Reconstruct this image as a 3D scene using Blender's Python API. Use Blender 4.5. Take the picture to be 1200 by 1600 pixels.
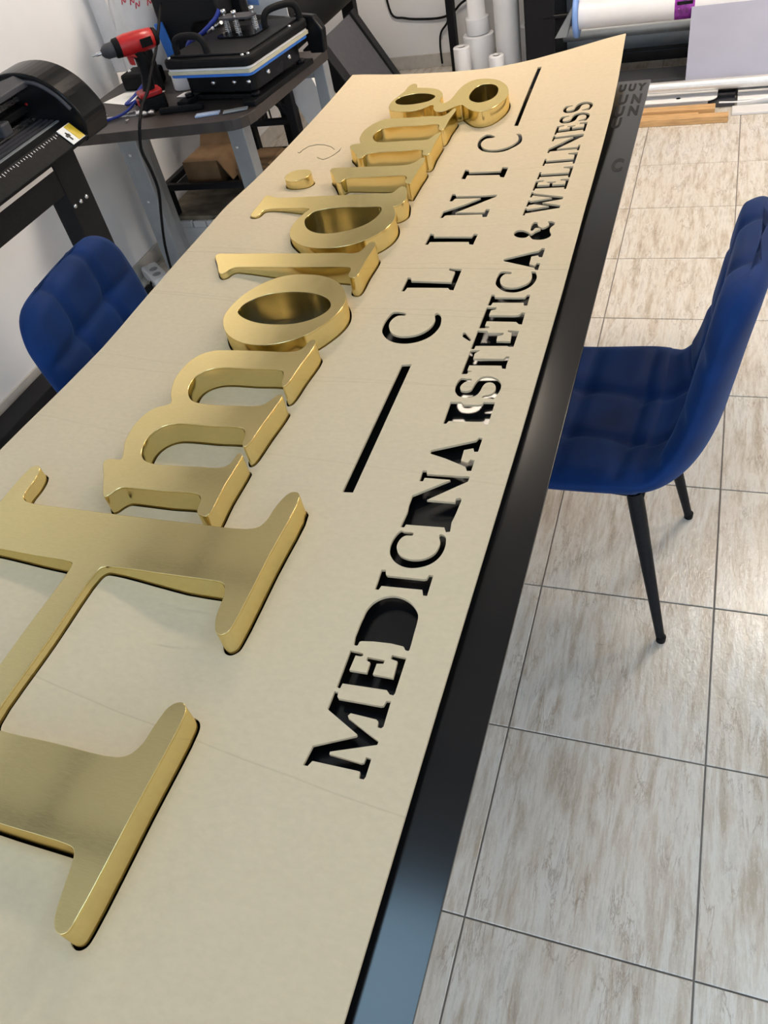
import bpy, bmesh, math, random
from mathutils import Vector, Matrix

random.seed(7)
for _o in list(bpy.data.objects):
    bpy.data.objects.remove(_o, do_unlink=True)
SC = bpy.context.scene
COL = SC.collection
PI = math.pi

# ------------------------------------------------------------------ camera
cam_d = bpy.data.cameras.new('camera')
cam_d.sensor_fit = 'HORIZONTAL'
cam_d.sensor_width = 36.0
cam_d.lens = 36.0 * 1246.86 / 1200.0
cam_d.clip_start = 0.02
cam = bpy.data.objects.new('camera', cam_d)
COL.objects.link(cam)
RX = Vector((0.935792, 0.304641, -0.177444))
RY = Vector((0.099788, -0.711610, -0.695452))
RZ = Vector((-0.338134, 0.633092, -0.696319))
cam.matrix_world = Matrix(((RX.x, -RY.x, -RZ.x, 0.287), (RX.y, -RY.y, -RZ.y, -0.450),
                           (RX.z, -RY.z, -RZ.z, 1.585), (0, 0, 0, 1)))
SC.camera = cam

# ------------------------------------------------------------------ sky seen through the shop front
world = bpy.data.worlds.new('daylight')
SC.world = world
world.use_nodes = True
wn = world.node_tree.nodes['Background']
wn.inputs['Color'].default_value = (0.74, 0.87, 1.0, 1)
wn.inputs['Strength'].default_value = 2.2

SC.view_settings.view_transform = 'Standard'
SC.view_settings.look = 'None'
SC.view_settings.gamma = 1.0
SC.view_settings.use_curve_mapping = False
SC.view_settings.exposure = 0.56

LED_FAR = (1.0, 0.86, 0.70)      # neutral white panels at the far end
LED_NEAR = (0.45, 0.74, 1.0)     # cooler panels over the near end
LED_E_FAR = 22.0
LED_E_NEAR = 6.0

# ------------------------------------------------------------------ helpers
class MB:
    """collects geometry for ONE mesh"""
    def __init__(s):
        s.v, s.f, s.sm = [], [], []
    def add(s, vs, fs, smooth=False):
        b = len(s.v)
        s.v += [tuple(p) for p in vs]
        s.f += [[b + i for i in f] for f in fs]
        s.sm += [smooth] * len(fs)
        return s
    def box(s, x0, x1, y0, y1, z0, z1):
        return s.add([(x0, y0, z0), (x1, y0, z0), (x1, y1, z0), (x0, y1, z0),
                      (x0, y0, z1), (x1, y0, z1), (x1, y1, z1), (x0, y1, z1)],
                     [(3, 2, 1, 0), (4, 5, 6, 7), (0, 1, 5, 4), (1, 2, 6, 5), (2, 3, 7, 6), (3, 0, 4, 7)])
    def obox(s, c, dims, rot=(0, 0, 0)):
        from mathutils import Euler
        M = Euler(rot).to_matrix()
        dx, dy, dz = [d / 2 for d in dims]
        c = Vector(c)
        vs = [c + M @ Vector(p) for p in [(-dx, -dy, -dz), (dx, -dy, -dz), (dx, dy, -dz), (-dx, dy, -dz),
                                          (-dx, -dy, dz), (dx, -dy, dz), (dx, dy, dz), (-dx, dy, dz)]]
        return s.add(vs, [(3, 2, 1, 0), (4, 5, 6, 7), (0, 1, 5, 4), (1, 2, 6, 5), (2, 3, 7, 6), (3, 0, 4, 7)])
    def prism(s, poly, axis, a0, a1):
        """extrude a 2D polygon along an axis: axis 0 -> poly is (y,z), 1 -> (x,z), 2 -> (x,y)"""
        n = len(poly)
        def P(p, a):
            return [(a, p[0], p[1]), (p[0], a, p[1]), (p[0], p[1], a)][axis]
        vs = [P(p, a0) for p in poly] + [P(p, a1) for p in poly]
        fs = [list(range(n))[::-1], list(range(n, 2 * n))]
        fs += [(i, (i + 1) % n, n + (i + 1) % n, n + i) for i in range(n)]
        return s.add(vs, fs)
    def tube(s, path, r, n=12, cap=True):
        path = [Vector(p) for p in path]
        rs = r if isinstance(r, (list, tuple)) else [r] * len(path)
        vs, fs = [], []
        up = None
        for i, p in enumerate(path):
            t = (path[min(i + 1, len(path) - 1)] - path[max(i - 1, 0)]).normalized()
            if up is None:
                up = Vector((0, 0, 1)) if abs(t.z) < 0.9 else Vector((1, 0, 0))
            a = t.cross(up)
            if a.length < 1e-6:
                a = t.cross(Vector((0, 1, 0)))
            a.normalize()
            b = t.cross(a).normalized()
            up = -b if (-b).dot(up) > 0 else b
            for k in range(n):
                w = 2 * PI * k / n
                vs.append(p + a * (math.cos(w) * rs[i]) + b * (math.sin(w) * rs[i]))
        for i in range(len(path) - 1):
            for k in range(n):
                fs.append((i * n + k, i * n + (k + 1) % n, (i + 1) * n + (k + 1) % n, (i + 1) * n + k))
        s.add(vs, fs, True)
        if cap:
            m = len(path) - 1
            s.add(vs[:n], [list(range(n))])
            s.add(vs[m * n:], [list(range(n))[::-1]])
        return s
    def lathe(s, prof, c, axis=2, n=24):
        """prof: list of (r, h) along the axis from c"""
        vs, fs = [], []
        for r, h in prof:
            for k in range(n):
                w = 2 * PI * k / n
                q = [(h, r * math.cos(w), r * math.sin(w)), (r * math.cos(w), h, r * math.sin(w)),
                     (r * math.cos(w), r * math.sin(w), h)][axis]
                vs.append((c[0] + q[0], c[1] + q[1], c[2] + q[2]))
        m = len(prof)
        for i in range(m - 1):
            for k in range(n):
                fs.append((i * n + k, i * n + (k + 1) % n, (i + 1) * n + (k + 1) % n, (i + 1) * n + k))
        s.add(vs, fs, True)
        return s
    def grid(s, rows, closed_u=False, smooth=True):
        n = len(rows[0])
        vs = [p for r in rows for p in r]
        fs = []
        for i in range(len(rows) - 1):
            for k in range(n if closed_u else n - 1):
                k2 = (k + 1) % n
                fs.append((i * n + k, i * n + k2, (i + 1) * n + k2, (i + 1) * n + k))
        return s.add(vs, fs, smooth)

def cr_path(pts, sub=6):
    """smooth open path through points"""
    P = [Vector(p) for p in pts]
    out = []
    for i in range(len(P) - 1):
        p0, p1, p2, p3 = P[max(i - 1, 0)], P[i], P[i + 1], P[min(i + 2, len(P) - 1)]
        for k in range(sub):
            t = k / sub
            out.append(0.5 * ((2 * p1) + (p2 - p0) * t + (2 * p0 - 5 * p1 + 4 * p2 - p3) * t * t
                              + (3 * p1 - p0 - 3 * p2 + p3) * t ** 3))
    out.append(P[-1])
    return out

def props(o, label=None, cat=None, group=None, kind=None):
    if label: o['label'] = label
    if cat: o['category'] = cat
    if group: o['group'] = group
    if kind: o['kind'] = kind
    return o

def thing(name, label, cat, loc=(0, 0, 0), rz=0.0, group=None):
    o = bpy.data.objects.new(name, None)
    o.empty_display_size = 0.05
    COL.objects.link(o)
    o.location = loc
    o.rotation_euler = (0, 0, rz)
    return props(o, label, cat, group)

def root_loc(o):
    while o.parent:
        o = o.parent
    return Vector(o.location)

def link_mesh(name, me, mat, parent=None, bevel=0.0, seg=2):
    o = bpy.data.objects.new(name, me)
    COL.objects.link(o)
    if mat is not None:
        me.materials.append(mat)
    if parent is not None:
        o.parent = parent
    if bevel > 0:
        b = o.modifiers.new('bevel', 'BEVEL')
        b.width = bevel
        b.segments = seg
        b.limit_method = 'ANGLE'
        b.angle_limit = math.radians(40)
    return o

def part(name, m, mat, parent=None, bevel=0.0, seg=2, local=False, label=None, fixn=True):
    """one mesh object; coordinates in m are world coordinates unless local"""
    off = Vector((0, 0, 0)) if (parent is None or local) else root_loc(parent)
    me = bpy.data.meshes.new(name)
    me.from_pydata([tuple(Vector(p) - off) for p in m.v], [], m.f)
    me.polygons.foreach_set('use_smooth', m.sm)
    me.update()
    if fixn:
        bm = bmesh.new()
        bm.from_mesh(me)
        bmesh.ops.remove_doubles(bm, verts=bm.verts, dist=1e-6) if not any(m.sm) else None
        bmesh.ops.recalc_face_normals(bm, faces=bm.faces)
        bm.to_mesh(me)
        bm.free()
    o = link_mesh(name, me, mat, parent, bevel, seg)
    if label: o['label'] = label
    return o

def solo(name, m, mat, label, cat, loc, bevel=0.0, group=None):
    """a thing that is one mesh, with its origin at loc"""
    me = bpy.data.meshes.new(name)
    L = Vector(loc)
    me.from_pydata([tuple(Vector(p) - L) for p in m.v], [], m.f)
    me.polygons.foreach_set('use_smooth', m.sm)
    me.update()
    bm = bmesh.new(); bm.from_mesh(me)
    bmesh.ops.recalc_face_normals(bm, faces=bm.faces)
    bm.to_mesh(me); bm.free()
    o = link_mesh(name, me, mat, None, bevel)
    o.location = loc
    return props(o, label, cat, group)

# ------------------------------------------------------------------ materials
def sock(b, *names):
    for n in names:
        if n in b.inputs:
            return b.inputs[n]

def pm(name, rgb, rough=0.5, metal=0.0, var=0.10, scale=25.0, bump=0.0, stretch=(1, 1, 1), rvar=0.0,
       sheen=0.0, trans=0.0, coat=0.0, spec=None, dark=None, bdist=0.002):
    """plain procedural material: noise varied colour, optional bump"""
    m = bpy.data.materials.new(name)
    m.use_nodes = True
    nt = m.node_tree
    b = nt.nodes['Principled BSDF']
    tc = nt.nodes.new('ShaderNodeTexCoord')
    mp = nt.nodes.new('ShaderNodeMapping')
    mp.inputs['Scale'].default_value = stretch
    nz = nt.nodes.new('ShaderNodeTexNoise')
    nz.inputs['Scale'].default_value = scale
    nz.inputs['Detail'].default_value = 4
    nt.links.new(tc.outputs['Object'], mp.inputs['Vector'])
    nt.links.new(mp.outputs['Vector'], nz.inputs['Vector'])
    rp = nt.nodes.new('ShaderNodeValToRGB')
    d = dark if dark else tuple(c * (1 - var) for c in rgb)
    l = tuple(min(1.0, c * (1 + var)) for c in rgb)
    rp.color_ramp.elements[0].position = 0.3
    rp.color_ramp.elements[1].position = 0.7
    rp.color_ramp.elements[0].color = (*d, 1)
    rp.color_ramp.elements[1].color = (*l, 1)
    nt.links.new(nz.outputs['Fac'], rp.inputs['Fac'])
    nt.links.new(rp.outputs['Color'], b.inputs['Base Color'])
    b.inputs['Roughness'].default_value = rough
    b.inputs['Metallic'].default_value = metal
    if rvar:
        mr = nt.nodes.new('ShaderNodeMapRange')
        mr.inputs['To Min'].default_value = max(0.02, rough - rvar)
        mr.inputs['To Max'].default_value = rough + rvar
        nt.links.new(nz.outputs['Fac'], mr.inputs['Value'])
        nt.links.new(mr.outputs['Result'], b.inputs['Roughness'])
    if bump:
        bp = nt.nodes.new('ShaderNodeBump')
        bp.inputs['Strength'].default_value = bump
        bp.inputs['Distance'].default_value = bdist
        nt.links.new(nz.outputs['Fac'], bp.inputs['Height'])
        nt.links.new(bp.outputs['Normal'], b.inputs['Normal'])
    if sheen:
        sock(b, 'Sheen Weight').default_value = sheen
        sock(b, 'Sheen Roughness').default_value = 0.35
        sock(b, 'Sheen Tint').default_value = (0.25, 0.5, 1.0, 1)
    if trans:
        sock(b, 'Transmission Weight').default_value = trans
    if coat:
        sock(b, 'Coat Weight').default_value = coat
    if spec is not None:
        sock(b, 'Specular IOR Level').default_value = spec
    return m

def emis(name, rgb, strength):
    m = bpy.data.materials.new(name)
    m.use_nodes = True
    nt = m.node_tree
    b = nt.nodes['Principled BSDF']
    b.inputs['Base Color'].default_value = (0.8, 0.8, 0.8, 1)
    sock(b, 'Emission Color').default_value = (*rgb, 1)
    sock(b, 'Emission Strength').default_value = strength
    return m

def tile_material():
    m = bpy.data.materials.new('travertine_tile')
    m.use_nodes = True
    nt = m.node_tree
    N, Lk = nt.nodes, nt.links
    b = N['Principled BSDF']
    tc = N.new('ShaderNodeTexCoord'); oi = N.new('ShaderNodeObjectInfo')
    add = N.new('ShaderNodeVectorMath'); add.operation = 'ADD'
    sc = N.new('ShaderNodeVectorMath'); sc.operation = 'SCALE'; sc.inputs['Scale'].default_value = 40.0
    cmb = N.new('ShaderNodeCombineXYZ')
    Lk.new(oi.outputs['Random'], cmb.inputs[0]); Lk.new(oi.outputs['Random'], cmb.inputs[1])
    Lk.new(cmb.outputs[0], sc.inputs[0])
    Lk.new(tc.outputs['Object'], add.inputs[0]); Lk.new(sc.outputs[0], add.inputs[1])
    def noise(scale3, s, det=6, rough=0.6, dist=0.0):
        mp = N.new('ShaderNodeMapping'); mp.inputs['Scale'].default_value = scale3
        nz = N.new('ShaderNodeTexNoise'); nz.inputs['Scale'].default_value = s
        nz.inputs['Detail'].default_value = det; nz.inputs['Roughness'].default_value = rough
        nz.inputs['Distortion'].default_value = dist
        Lk.new(add.outputs[0], mp.inputs['Vector']); Lk.new(mp.outputs[0], nz.inputs['Vector'])
        return nz
    def ramp(src, stops):
        r = N.new('ShaderNodeValToRGB')
        while len(r.color_ramp.elements) < len(stops):
            r.color_ramp.elements.new(0.5)
        for e, (p, c) in zip(r.color_ramp.elements, stops):
            e.position = p; e.color = (*c, 1)
        Lk.new(src, r.inputs['Fac'])
        return r
    def mix(a, bb, fac, mode='MIX'):
        x = N.new('ShaderNodeMixRGB'); x.blend_type = mode
        Lk.new(a, x.inputs[1])
        if isinstance(bb, tuple): x.inputs[2].default_value = (*bb, 1)
        else: Lk.new(bb, x.inputs[2])
        if isinstance(fac, float): x.inputs[0].default_value = fac
        else: Lk.new(fac, x.inputs[0])
        return x.outputs[0]
    n1 = noise((7.0, 1.0, 1), 5.0, 10, 0.70, 0.25)     # long veins along the room
    base = ramp(n1.outputs['Fac'], [(0.36, (0.45, 0.385, 0.31)), (0.46, (0.585, 0.535, 0.47)), (0.55, (0.69, 0.66, 0.61)), (0.66, (0.54, 0.515, 0.475))])
    n2 = noise((24.0, 1.5, 1), 5.5, 8, 0.72, 0.35)     # brown streaks
    st = ramp(n2.outputs['Fac'], [(0.57, (0, 0, 0)), (0.67, (1, 1, 1))])
    col = mix(base.outputs[0], (0.40, 0.29, 0.20), mix_fac(N, Lk, st.outputs[0], 0.55))
    n6 = noise((4.0, 1.0, 1), 3.0, 4, 0.6, 0.4)        # broad warm clouds
    wt = ramp(n6.outputs['Fac'], [(0.45, (0, 0, 0)), (0.70, (1, 1, 1))])
    col = mix(col, (0.60, 0.50, 0.40), mix_fac(N, Lk, wt.outputs[0], 0.35))
    n3 = noise((22.0, 4.0, 1), 9.0, 6, 0.75, 0.6)      # pits and dark flecks
    ft = ramp(n3.outputs['Fac'], [(0.64, (0, 0, 0)), (0.70, (1, 1, 1))])
    col = mix(col, (0.20, 0.155, 0.12), mix_fac(N, Lk, ft.outputs[0], 0.6))
    def ridge(nz, w):
        s_ = N.new('ShaderNodeMath'); s_.operation = 'SUBTRACT'; s_.inputs[1].default_value = 0.5
        a_ = N.new('ShaderNodeMath'); a_.operation = 'ABSOLUTE'
        r_ = N.new('ShaderNodeMapRange'); r_.inputs['From Min'].default_value = 0.0; r_.inputs['From Max'].default_value = w
        r_.inputs['To Min'].default_value = 1.0; r_.inputs['To Max'].default_value = 0.0
        Lk.new(nz.outputs['Fac'], s_.inputs[0]); Lk.new(s_.outputs[0], a_.inputs[0]); Lk.new(a_.outputs[0], r_.inputs['Value'])
        return r_.outputs[0]
    n8 = noise((9.0, 1.6, 1), 4.0, 7, 0.68, 0.5)       # thin dark veins, broken up by a mask
    n9 = noise((3.0, 1.6, 1), 5.0, 3, 0.5, 0.0)
    vm = ramp(n9.outputs['Fac'], [(0.45, (0, 0, 0)), (0.62, (1, 1, 1))])
    vf = N.new('ShaderNodeMath'); vf.operation = 'MULTIPLY'
    Lk.new(ridge(n8, 0.028), vf.inputs[0]); Lk.new(vm.outputs[0], vf.inputs[1])
    col = mix(col, (0.27, 0.20, 0.145), mix_fac(N, Lk, vf.outputs[0], 0.62))
    n7 = noise((10.0, 5.0, 1), 26.0, 4, 0.7, 0.3)      # fine pale grain
    pt = ramp(n7.outputs['Fac'], [(0.56, (0, 0, 0)), (0.70, (1, 1, 1))])
    col = mix(col, (0.78, 0.75, 0.70), mix_fac(N, Lk, pt.outputs[0], 0.45))
    Lk.new(col, b.inputs['Base Color'])
    b.inputs['Roughness'].default_value = 0.20
    bp = N.new('ShaderNodeBump'); bp.inputs['Strength'].default_value = 0.30; bp.inputs['Distance'].default_value = 0.003
    n4 = noise((12.0, 5.0, 1), 10.0, 5, 0.6, 0.8)
    Lk.new(n4.outputs['Fac'], bp.inputs['Height']); Lk.new(bp.outputs[0], b.inputs['Normal'])
    return m

def mix_fac(N, Lk, src, f):
    x = N.new('ShaderNodeMath'); x.operation = 'MULTIPLY'; x.inputs[1].default_value = f
    Lk.new(src, x.inputs[0])
    return x.outputs[0]

def cardboard_material():
    m = pm('kraft_cardboard', (0.60, 0.485, 0.33), 0.82, var=0.035, scale=90, stretch=(1, 1.6, 1))
    nt = m.node_tree; N, Lk = nt.nodes, nt.links
    b = N['Principled BSDF']
    tc = N.new('ShaderNodeTexCoord')
    sx = N.new('ShaderNodeSeparateXYZ'); Lk.new(tc.outputs['Object'], sx.inputs[0])
    def math_(op, a_, b_=None, c_=None):
        n_ = N.new('ShaderNodeMath'); n_.operation = op
        for k_, v_ in enumerate((a_, b_, c_)):
            if v_ is None: continue
            if isinstance(v_, (int, float)): n_.inputs[k_].default_value = v_
            else: Lk.new(v_, n_.inputs[k_])
        return n_.outputs[0]
    wob = N.new('ShaderNodeTexNoise'); wob.inputs['Scale'].default_value = 3.0; Lk.new(tc.outputs['Object'], wob.inputs['Vector'])
    acc = None
    # score and fold lines across the sheet, in metres from the sheet's origin
    for yc, slope, wd, amp in ((0.226, 0.02, .0022, 1.0), (0.245, 0.02, .0018, .5), (0.055, 0.03, .0018, .6), (0.07, 0.01, .003, .4), (-0.165, -.02, .0018, .5),
                               (-0.150, 0.03, .0025, .35), (0.66, -0.05, .0018, .7), (0.98, .12, .0018, .6), (-0.845, .10, .0018, .6), (-0.36, .05, .003, .3), (0.40, .0, .002, .3)):
        d_ = math_('ADD', math_('MULTIPLY_ADD', sx.outputs[0], slope, sx.outputs[1]), math_('MULTIPLY', wob.outputs['Fac'], 0.012))
        d_ = math_('ABSOLUTE', math_('SUBTRACT', d_, yc + 0.006))
        v_ = math_('MAXIMUM', math_('SUBTRACT', amp, math_('MULTIPLY', d_, amp / wd)), 0.0)
        acc = v_ if acc is None else math_('MAXIMUM', acc, v_)
    inv = math_('SUBTRACT', 1.0, acc)
    mxc = N.new('ShaderNodeMixRGB'); mxc.blend_type = 'MULTIPLY'
    src = b.inputs['Base Color'].links[0].from_socket
    Lk.new(math_('MULTIPLY', acc, 0.35), mxc.inputs[0]); Lk.new(src, mxc.inputs[1]); mxc.inputs[2].default_value = (.45, .40, .34, 1)
    Lk.new(mxc.outputs[0], b.inputs['Base Color'])
    fine = N.new('ShaderNodeTexNoise'); fine.inputs['Scale'].default_value = 220; fine.inputs['Detail'].default_value = 3
    Lk.new(tc.outputs['Object'], fine.inputs['Vector'])
    ad = N.new('ShaderNodeMath'); ad.operation = 'MULTIPLY_ADD'; ad.inputs[1].default_value = 0.35
    Lk.new(fine.outputs['Fac'], ad.inputs[0]); Lk.new(inv, ad.inputs[2])
    bp = N.new('ShaderNodeBump'); bp.inputs['Strength'].default_value = 0.35; bp.inputs['Distance'].default_value = 0.0012
    Lk.new(ad.outputs[0], bp.inputs['Height']); Lk.new(bp.outputs[0], b.inputs['Normal'])
    sock(b, 'Specular IOR Level').default_value = 0.3
    return m

def brass_material(name, rough, stretch):
    m = pm(name, (0.81, 0.685, 0.35), rough, 1.0, var=0.05, scale=40, stretch=stretch, rvar=0.04, bump=0.015, bdist=0.001)
    sock(m.node_tree.nodes['Principled BSDF'], 'Specular Tint').default_value = (1.0, 0.86, 0.56, 1)
    return m

M = {}
M['tile'] = tile_material()
M['grout'] = pm('grey_grout', (0.20, 0.18, 0.165), 0.9, scale=80)
M['wall'] = pm('white_wall_paint', (0.86, 0.855, 0.87), 0.75, var=0.02, scale=6, bump=0.05)
M['skirt'] = pm('skirting_tile', (0.55, 0.52, 0.48), 0.4, var=0.1, scale=20)
M['ceil'] = pm('ceiling_panel', (0.70, 0.69, 0.67), 0.9, var=0.03, scale=120, bump=0.1)
M['tbar'] = pm('grey_ceiling_bar', (0.10, 0.10, 0.10), 0.6)
M['card'] = cardboard_material()
M['face'] = brass_material('brushed_brass_face', 0.11, (3, 30, 1))
M['ret'] = brass_material('brushed_brass_return', 0.17, (4, 4, 60))
M['panel'] = pm('black_satin_panel', (0.005, 0.005, 0.006), 0.17, var=0.2, scale=3, rvar=0.01, spec=0.38)
M['print'] = pm('dark_matt_letters', (0.012, 0.012, 0.012), 0.6, var=0.1, spec=0.2)
M['black'] = pm('black_plastic', (0.010, 0.010, 0.011), 0.55, var=0.2, scale=90, bump=0.05, spec=0.09)
M['blackgloss'] = pm('black_gloss_plastic', (0.008, 0.008, 0.009), 0.24, var=0.2, scale=12, spec=0.13)
M['blackm'] = pm('black_powder_coat', (0.010, 0.010, 0.012), 0.5, var=0.2, scale=150, bump=0.08, spec=0.16)
M['dgrey'] = pm('dark_grey_plastic', (0.055, 0.055, 0.064), 0.5, var=0.1, scale=40, spec=0.3)
M['mgrey'] = pm('grey_metal', (0.30, 0.32, 0.34), 0.42, 0.3, var=0.08, scale=15)
M['steel'] = pm('bright_steel', (0.72, 0.72, 0.74), 0.28, 1.0, var=0.06, scale=50, stretch=(1, 1, 12), rvar=0.05)
M['alu'] = pm('satin_aluminium', (0.80, 0.80, 0.80), 0.48, 0.75, var=0.04, scale=60, stretch=(1, 8, 1))
M['white'] = pm('white_vinyl', (0.80, 0.80, 0.83), 0.35, var=0.03, scale=10)
M['paper'] = pm('white_paper', (0.82, 0.82, 0.83), 0.8, var=0.03, scale=20)
M['wpaint'] = pm('white_painted_metal', (0.72, 0.71, 0.72), 0.45, var=0.04, scale=14)
M['velvet'] = pm('blue_velvet', (0.0004, 0.021, 0.105), 0.7, var=0.3, scale=9, sheen=0.10, bump=0.06, spec=0.2)
M['desk'] = pm('dark_walnut_laminate', (0.038, 0.029, 0.026), 0.42, var=0.3, scale=8, stretch=(2, 14, 1), bump=0.04)
M['tabletop'] = pm('dark_table_laminate', (0.03, 0.03, 0.03), 0.5, var=0.2, scale=12)
M['red'] = pm('red_plastic', (0.42, 0.012, 0.014), 0.35, var=0.12, scale=60)
M['blue'] = pm('blue_hose_rubber', (0.012, 0.03, 0.26), 0.4, var=0.15, scale=60)
M['bluelt'] = pm('pale_blue_plastic', (0.22, 0.38, 0.80), 0.35, var=0.05, scale=20)
M['bluemid'] = pm('bright_blue_card', (0.03, 0.17, 0.62), 0.5, var=0.08, scale=40)
M['yellow'] = pm('yellow_label', (0.62, 0.44, 0.02), 0.5, var=0.08, scale=60)
M['purple'] = pm('purple_print', (0.26, 0.03, 0.33), 0.35, var=0.5, scale=45)
M['wood'] = pm('pine_batten', (0.60, 0.36, 0.16), 0.6, var=0.22, scale=9, stretch=(1.5, 14, 14), bump=0.1)
M['kraft'] = pm('brown_box_card', (0.20, 0.12, 0.06), 0.85, var=0.12, scale=20)
M['cream'] = pm('cream_silicone_pad', (0.52, 0.49, 0.36), 0.7, var=0.06, scale=30)
M['marble'] = pm('mottled_board', (0.24, 0.20, 0.14), 0.6, var=0.6, scale=9, stretch=(1, 2, 1))
M['bag'] = pm('clear_plastic_bag', (0.86, 0.86, 0.88), 0.22, var=0.05, scale=18, bump=0.35, trans=0.30, bdist=0.01)
M['redink'] = pm('red_bag_print', (0.55, 0.03, 0.06), 0.5, var=0.2, scale=70)
M['sheetgrey'] = pm('lilac_grey_film', (0.40, 0.40, 0.50), 0.42, var=0.05, scale=5, stretch=(1, 4, 1))
M['glass'] = pm('window_glass', (0.95, 0.97, 0.98), 0.02, var=0.01, trans=1.0)

# ================================================================== THE ROOM
XW, XE, YS, YN, ZC = -2.07, 3.25, -3.2, 4.76, 2.6
T = 0.40

floor = part('floor', MB().box(XW - 0.2, XE + 0.2, YS - 0.2, YN + 0.2, -0.12, -0.003), M['grout'])
props(floor, 'grey grouted floor laid with travertine look tiles', kind='structure')
g = 0.0017
tm = MB()
b0, b1 = g, T - g
e = 0.0012
tm.add([(b0, b0, -0.02), (b1, b0, -0.02), (b1, b1, -0.02), (b0, b1, -0.02),
        (b0, b0, -e), (b1, b0, -e), (b1, b1, -e), (b0, b1, -e),
        (b0 + e, b0 + e, 0), (b1 - e, b0 + e, 0), (b1 - e, b1 - e, 0), (b0 + e, b1 - e, 0)],
       [(0, 1, 5, 4), (1, 2, 6, 5), (2, 3, 7, 6), (3, 0, 4, 7), (4, 5, 9, 8), (5, 6, 10, 9), (6, 7, 11, 10), (7, 4, 8, 11), (8, 9, 10, 11)])
tile0 = part('tile', tm, M['tile'], floor, local=True)
first = True
for i in range(-6, 9):
    for j in range(-8, 12):
        if first:
            t, first = tile0, False
        else:
            t = tile0.copy()
            COL.objects.link(t)
            t.parent = floor
        t.location = (i * T, j * T, 0)
        t.rotation_euler = (0, 0, 0)

w = part('wall_left', MB().box(XW - 0.15, XW, YS, YN, 0, ZC), M['wall']); props(w, 'white painted left wall behind the vinyl cutter', kind='structure')
w = part('wall_back', MB().box(XW - 0.15, XE + 0.15, YN, YN + 0.15, 0, ZC), M['wall']); props(w, 'white painted back wall behind the printers', kind='structure')
w = part('wall_right', MB().box(XE, XE + 0.15, YS, YN, 0, ZC), M['wall']); props(w, 'white painted right wall outside the picture', kind='structure')
# near wall: a shop front with a wide open entrance that lets the daylight in
nw = MB().box(XW - 0.15, XW + 0.35, YS - 0.15, YS, 0, ZC).box(XE - 0.35, XE + 0.15, YS - 0.15, YS, 0, ZC).box(XW + 0.35, XE - 0.35, YS - 0.15, YS, 2.35, ZC)
w = part('wall_front', nw, M['wall']); props(w, 'white front wall with a wide open shop entrance', kind='structure')
bb = part('baseboard_back', MB().box(XW, XE, YN - 0.012, YN - 0.0005, 0.0, 0.075), M['skirt'], bevel=0.002); props(bb, 'beige tile skirting along the back wall', kind='structure')
bb = part('baseboard_left', MB().box(XW + 0.0005, XW + 0.010, YS, YN - 0.012, 0.0, 0.07), M['skirt'], bevel=0.002); props(bb, 'beige tile skirting along the left wall', kind='structure')

ceil = part('ceiling', MB().box(XW - 0.15, XE + 0.15, YS, YN + 0.15, ZC, ZC + 0.12), M['ceil']); props(ceil, 'white suspended ceiling', kind='structure')
LEDS = [(-0.82, 2.88, 'far'), (0.98, 2.88, 'far'), (-0.42, 0.02, 'near'), (1.38, 0.02, 'near'), (2.4, 2.88, 'far')]
gb = MB()
x = -0.82 - 0.3 - 0.6
while x < XE:
    gb.box(x - 0.016, x + 0.016, YS, YN, ZC - 0.006, ZC - 0.0005); x += 0.6
y = 2.88 - 0.3 - 9 * 0.6
while y < YN:
    if y > YS: gb.box(XW, XE, y - 0.016, y + 0.016, ZC - 0.0065, ZC - 0.001)
    y += 0.6
part('ceiling_grid', gb, M['tbar'], ceil, local=True)
em = {'far': emis('neutral_led_diffuser', LED_FAR, LED_E_FAR), 'near': emis('cool_led_diffuser', LED_NEAR, LED_E_NEAR)}
led_names = ['square ceiling light panel over the back rolls', 'square ceiling light panel over the wide format printer',
             'cool square ceiling light panel over the large letter', 'cool square ceiling light panel over the near right floor',
             'square ceiling light panel beside the right wall']
for (lx, ly, k), nm in zip(LEDS, led_names):
    t = thing('ceiling_light', nm, 'ceiling light', (lx, ly, ZC - 0.03), group='square ceiling light panels')
    s = 0.29
    fr = MB()
    for (a0, a1, c0, c1) in ((-s - .012, s + .012, -s - .012, -s), (-s - .012, s + .012, s, s + .012), (-s - .012, -s, -s, s), (s, s + .012, -s, s)):
        fr.box(lx + a0, lx + a1, ly + c0, ly + c1, ZC - 0.03, ZC - 0.007)
    part('frame', fr, M['wpaint'], t)
    part('diffuser', MB().box(lx - s, lx + s, ly - s, ly + s, ZC - 0.024, ZC - 0.012), em[k], t)

# ================================================================== THE TABLE WITH THE SIGN
ZP = 0.755          # top of the black panel
tb = thing('work_table', 'dark work table hidden beneath the black sign panel', 'table', (-0.37, 0.55, 0))
part('table_top', MB().box(-0.78, -0.02, -0.75, 1.85, 0.712, 0.7485), M['tabletop'], tb, bevel=0.003)
for lx in (-0.72, -0.08):
    for ly in (-0.68, 1.72):
        part('leg', MB().box(lx - 0.025, lx + 0.025, ly - 0.025, ly + 0.025, 0, 0.712), M['mgrey'], tb, bevel=0.003)

pn = thing('sign_panel', 'long black satin sign panel lying under the cardboard template', 'sign panel', (-0.36, 0.6, 0.7487))
part('panel_sheet', MB().box(-0.845, 0.113, -0.85, 2.008, 0.7487, ZP), M['panel'], pn, bevel=0.0008)

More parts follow.
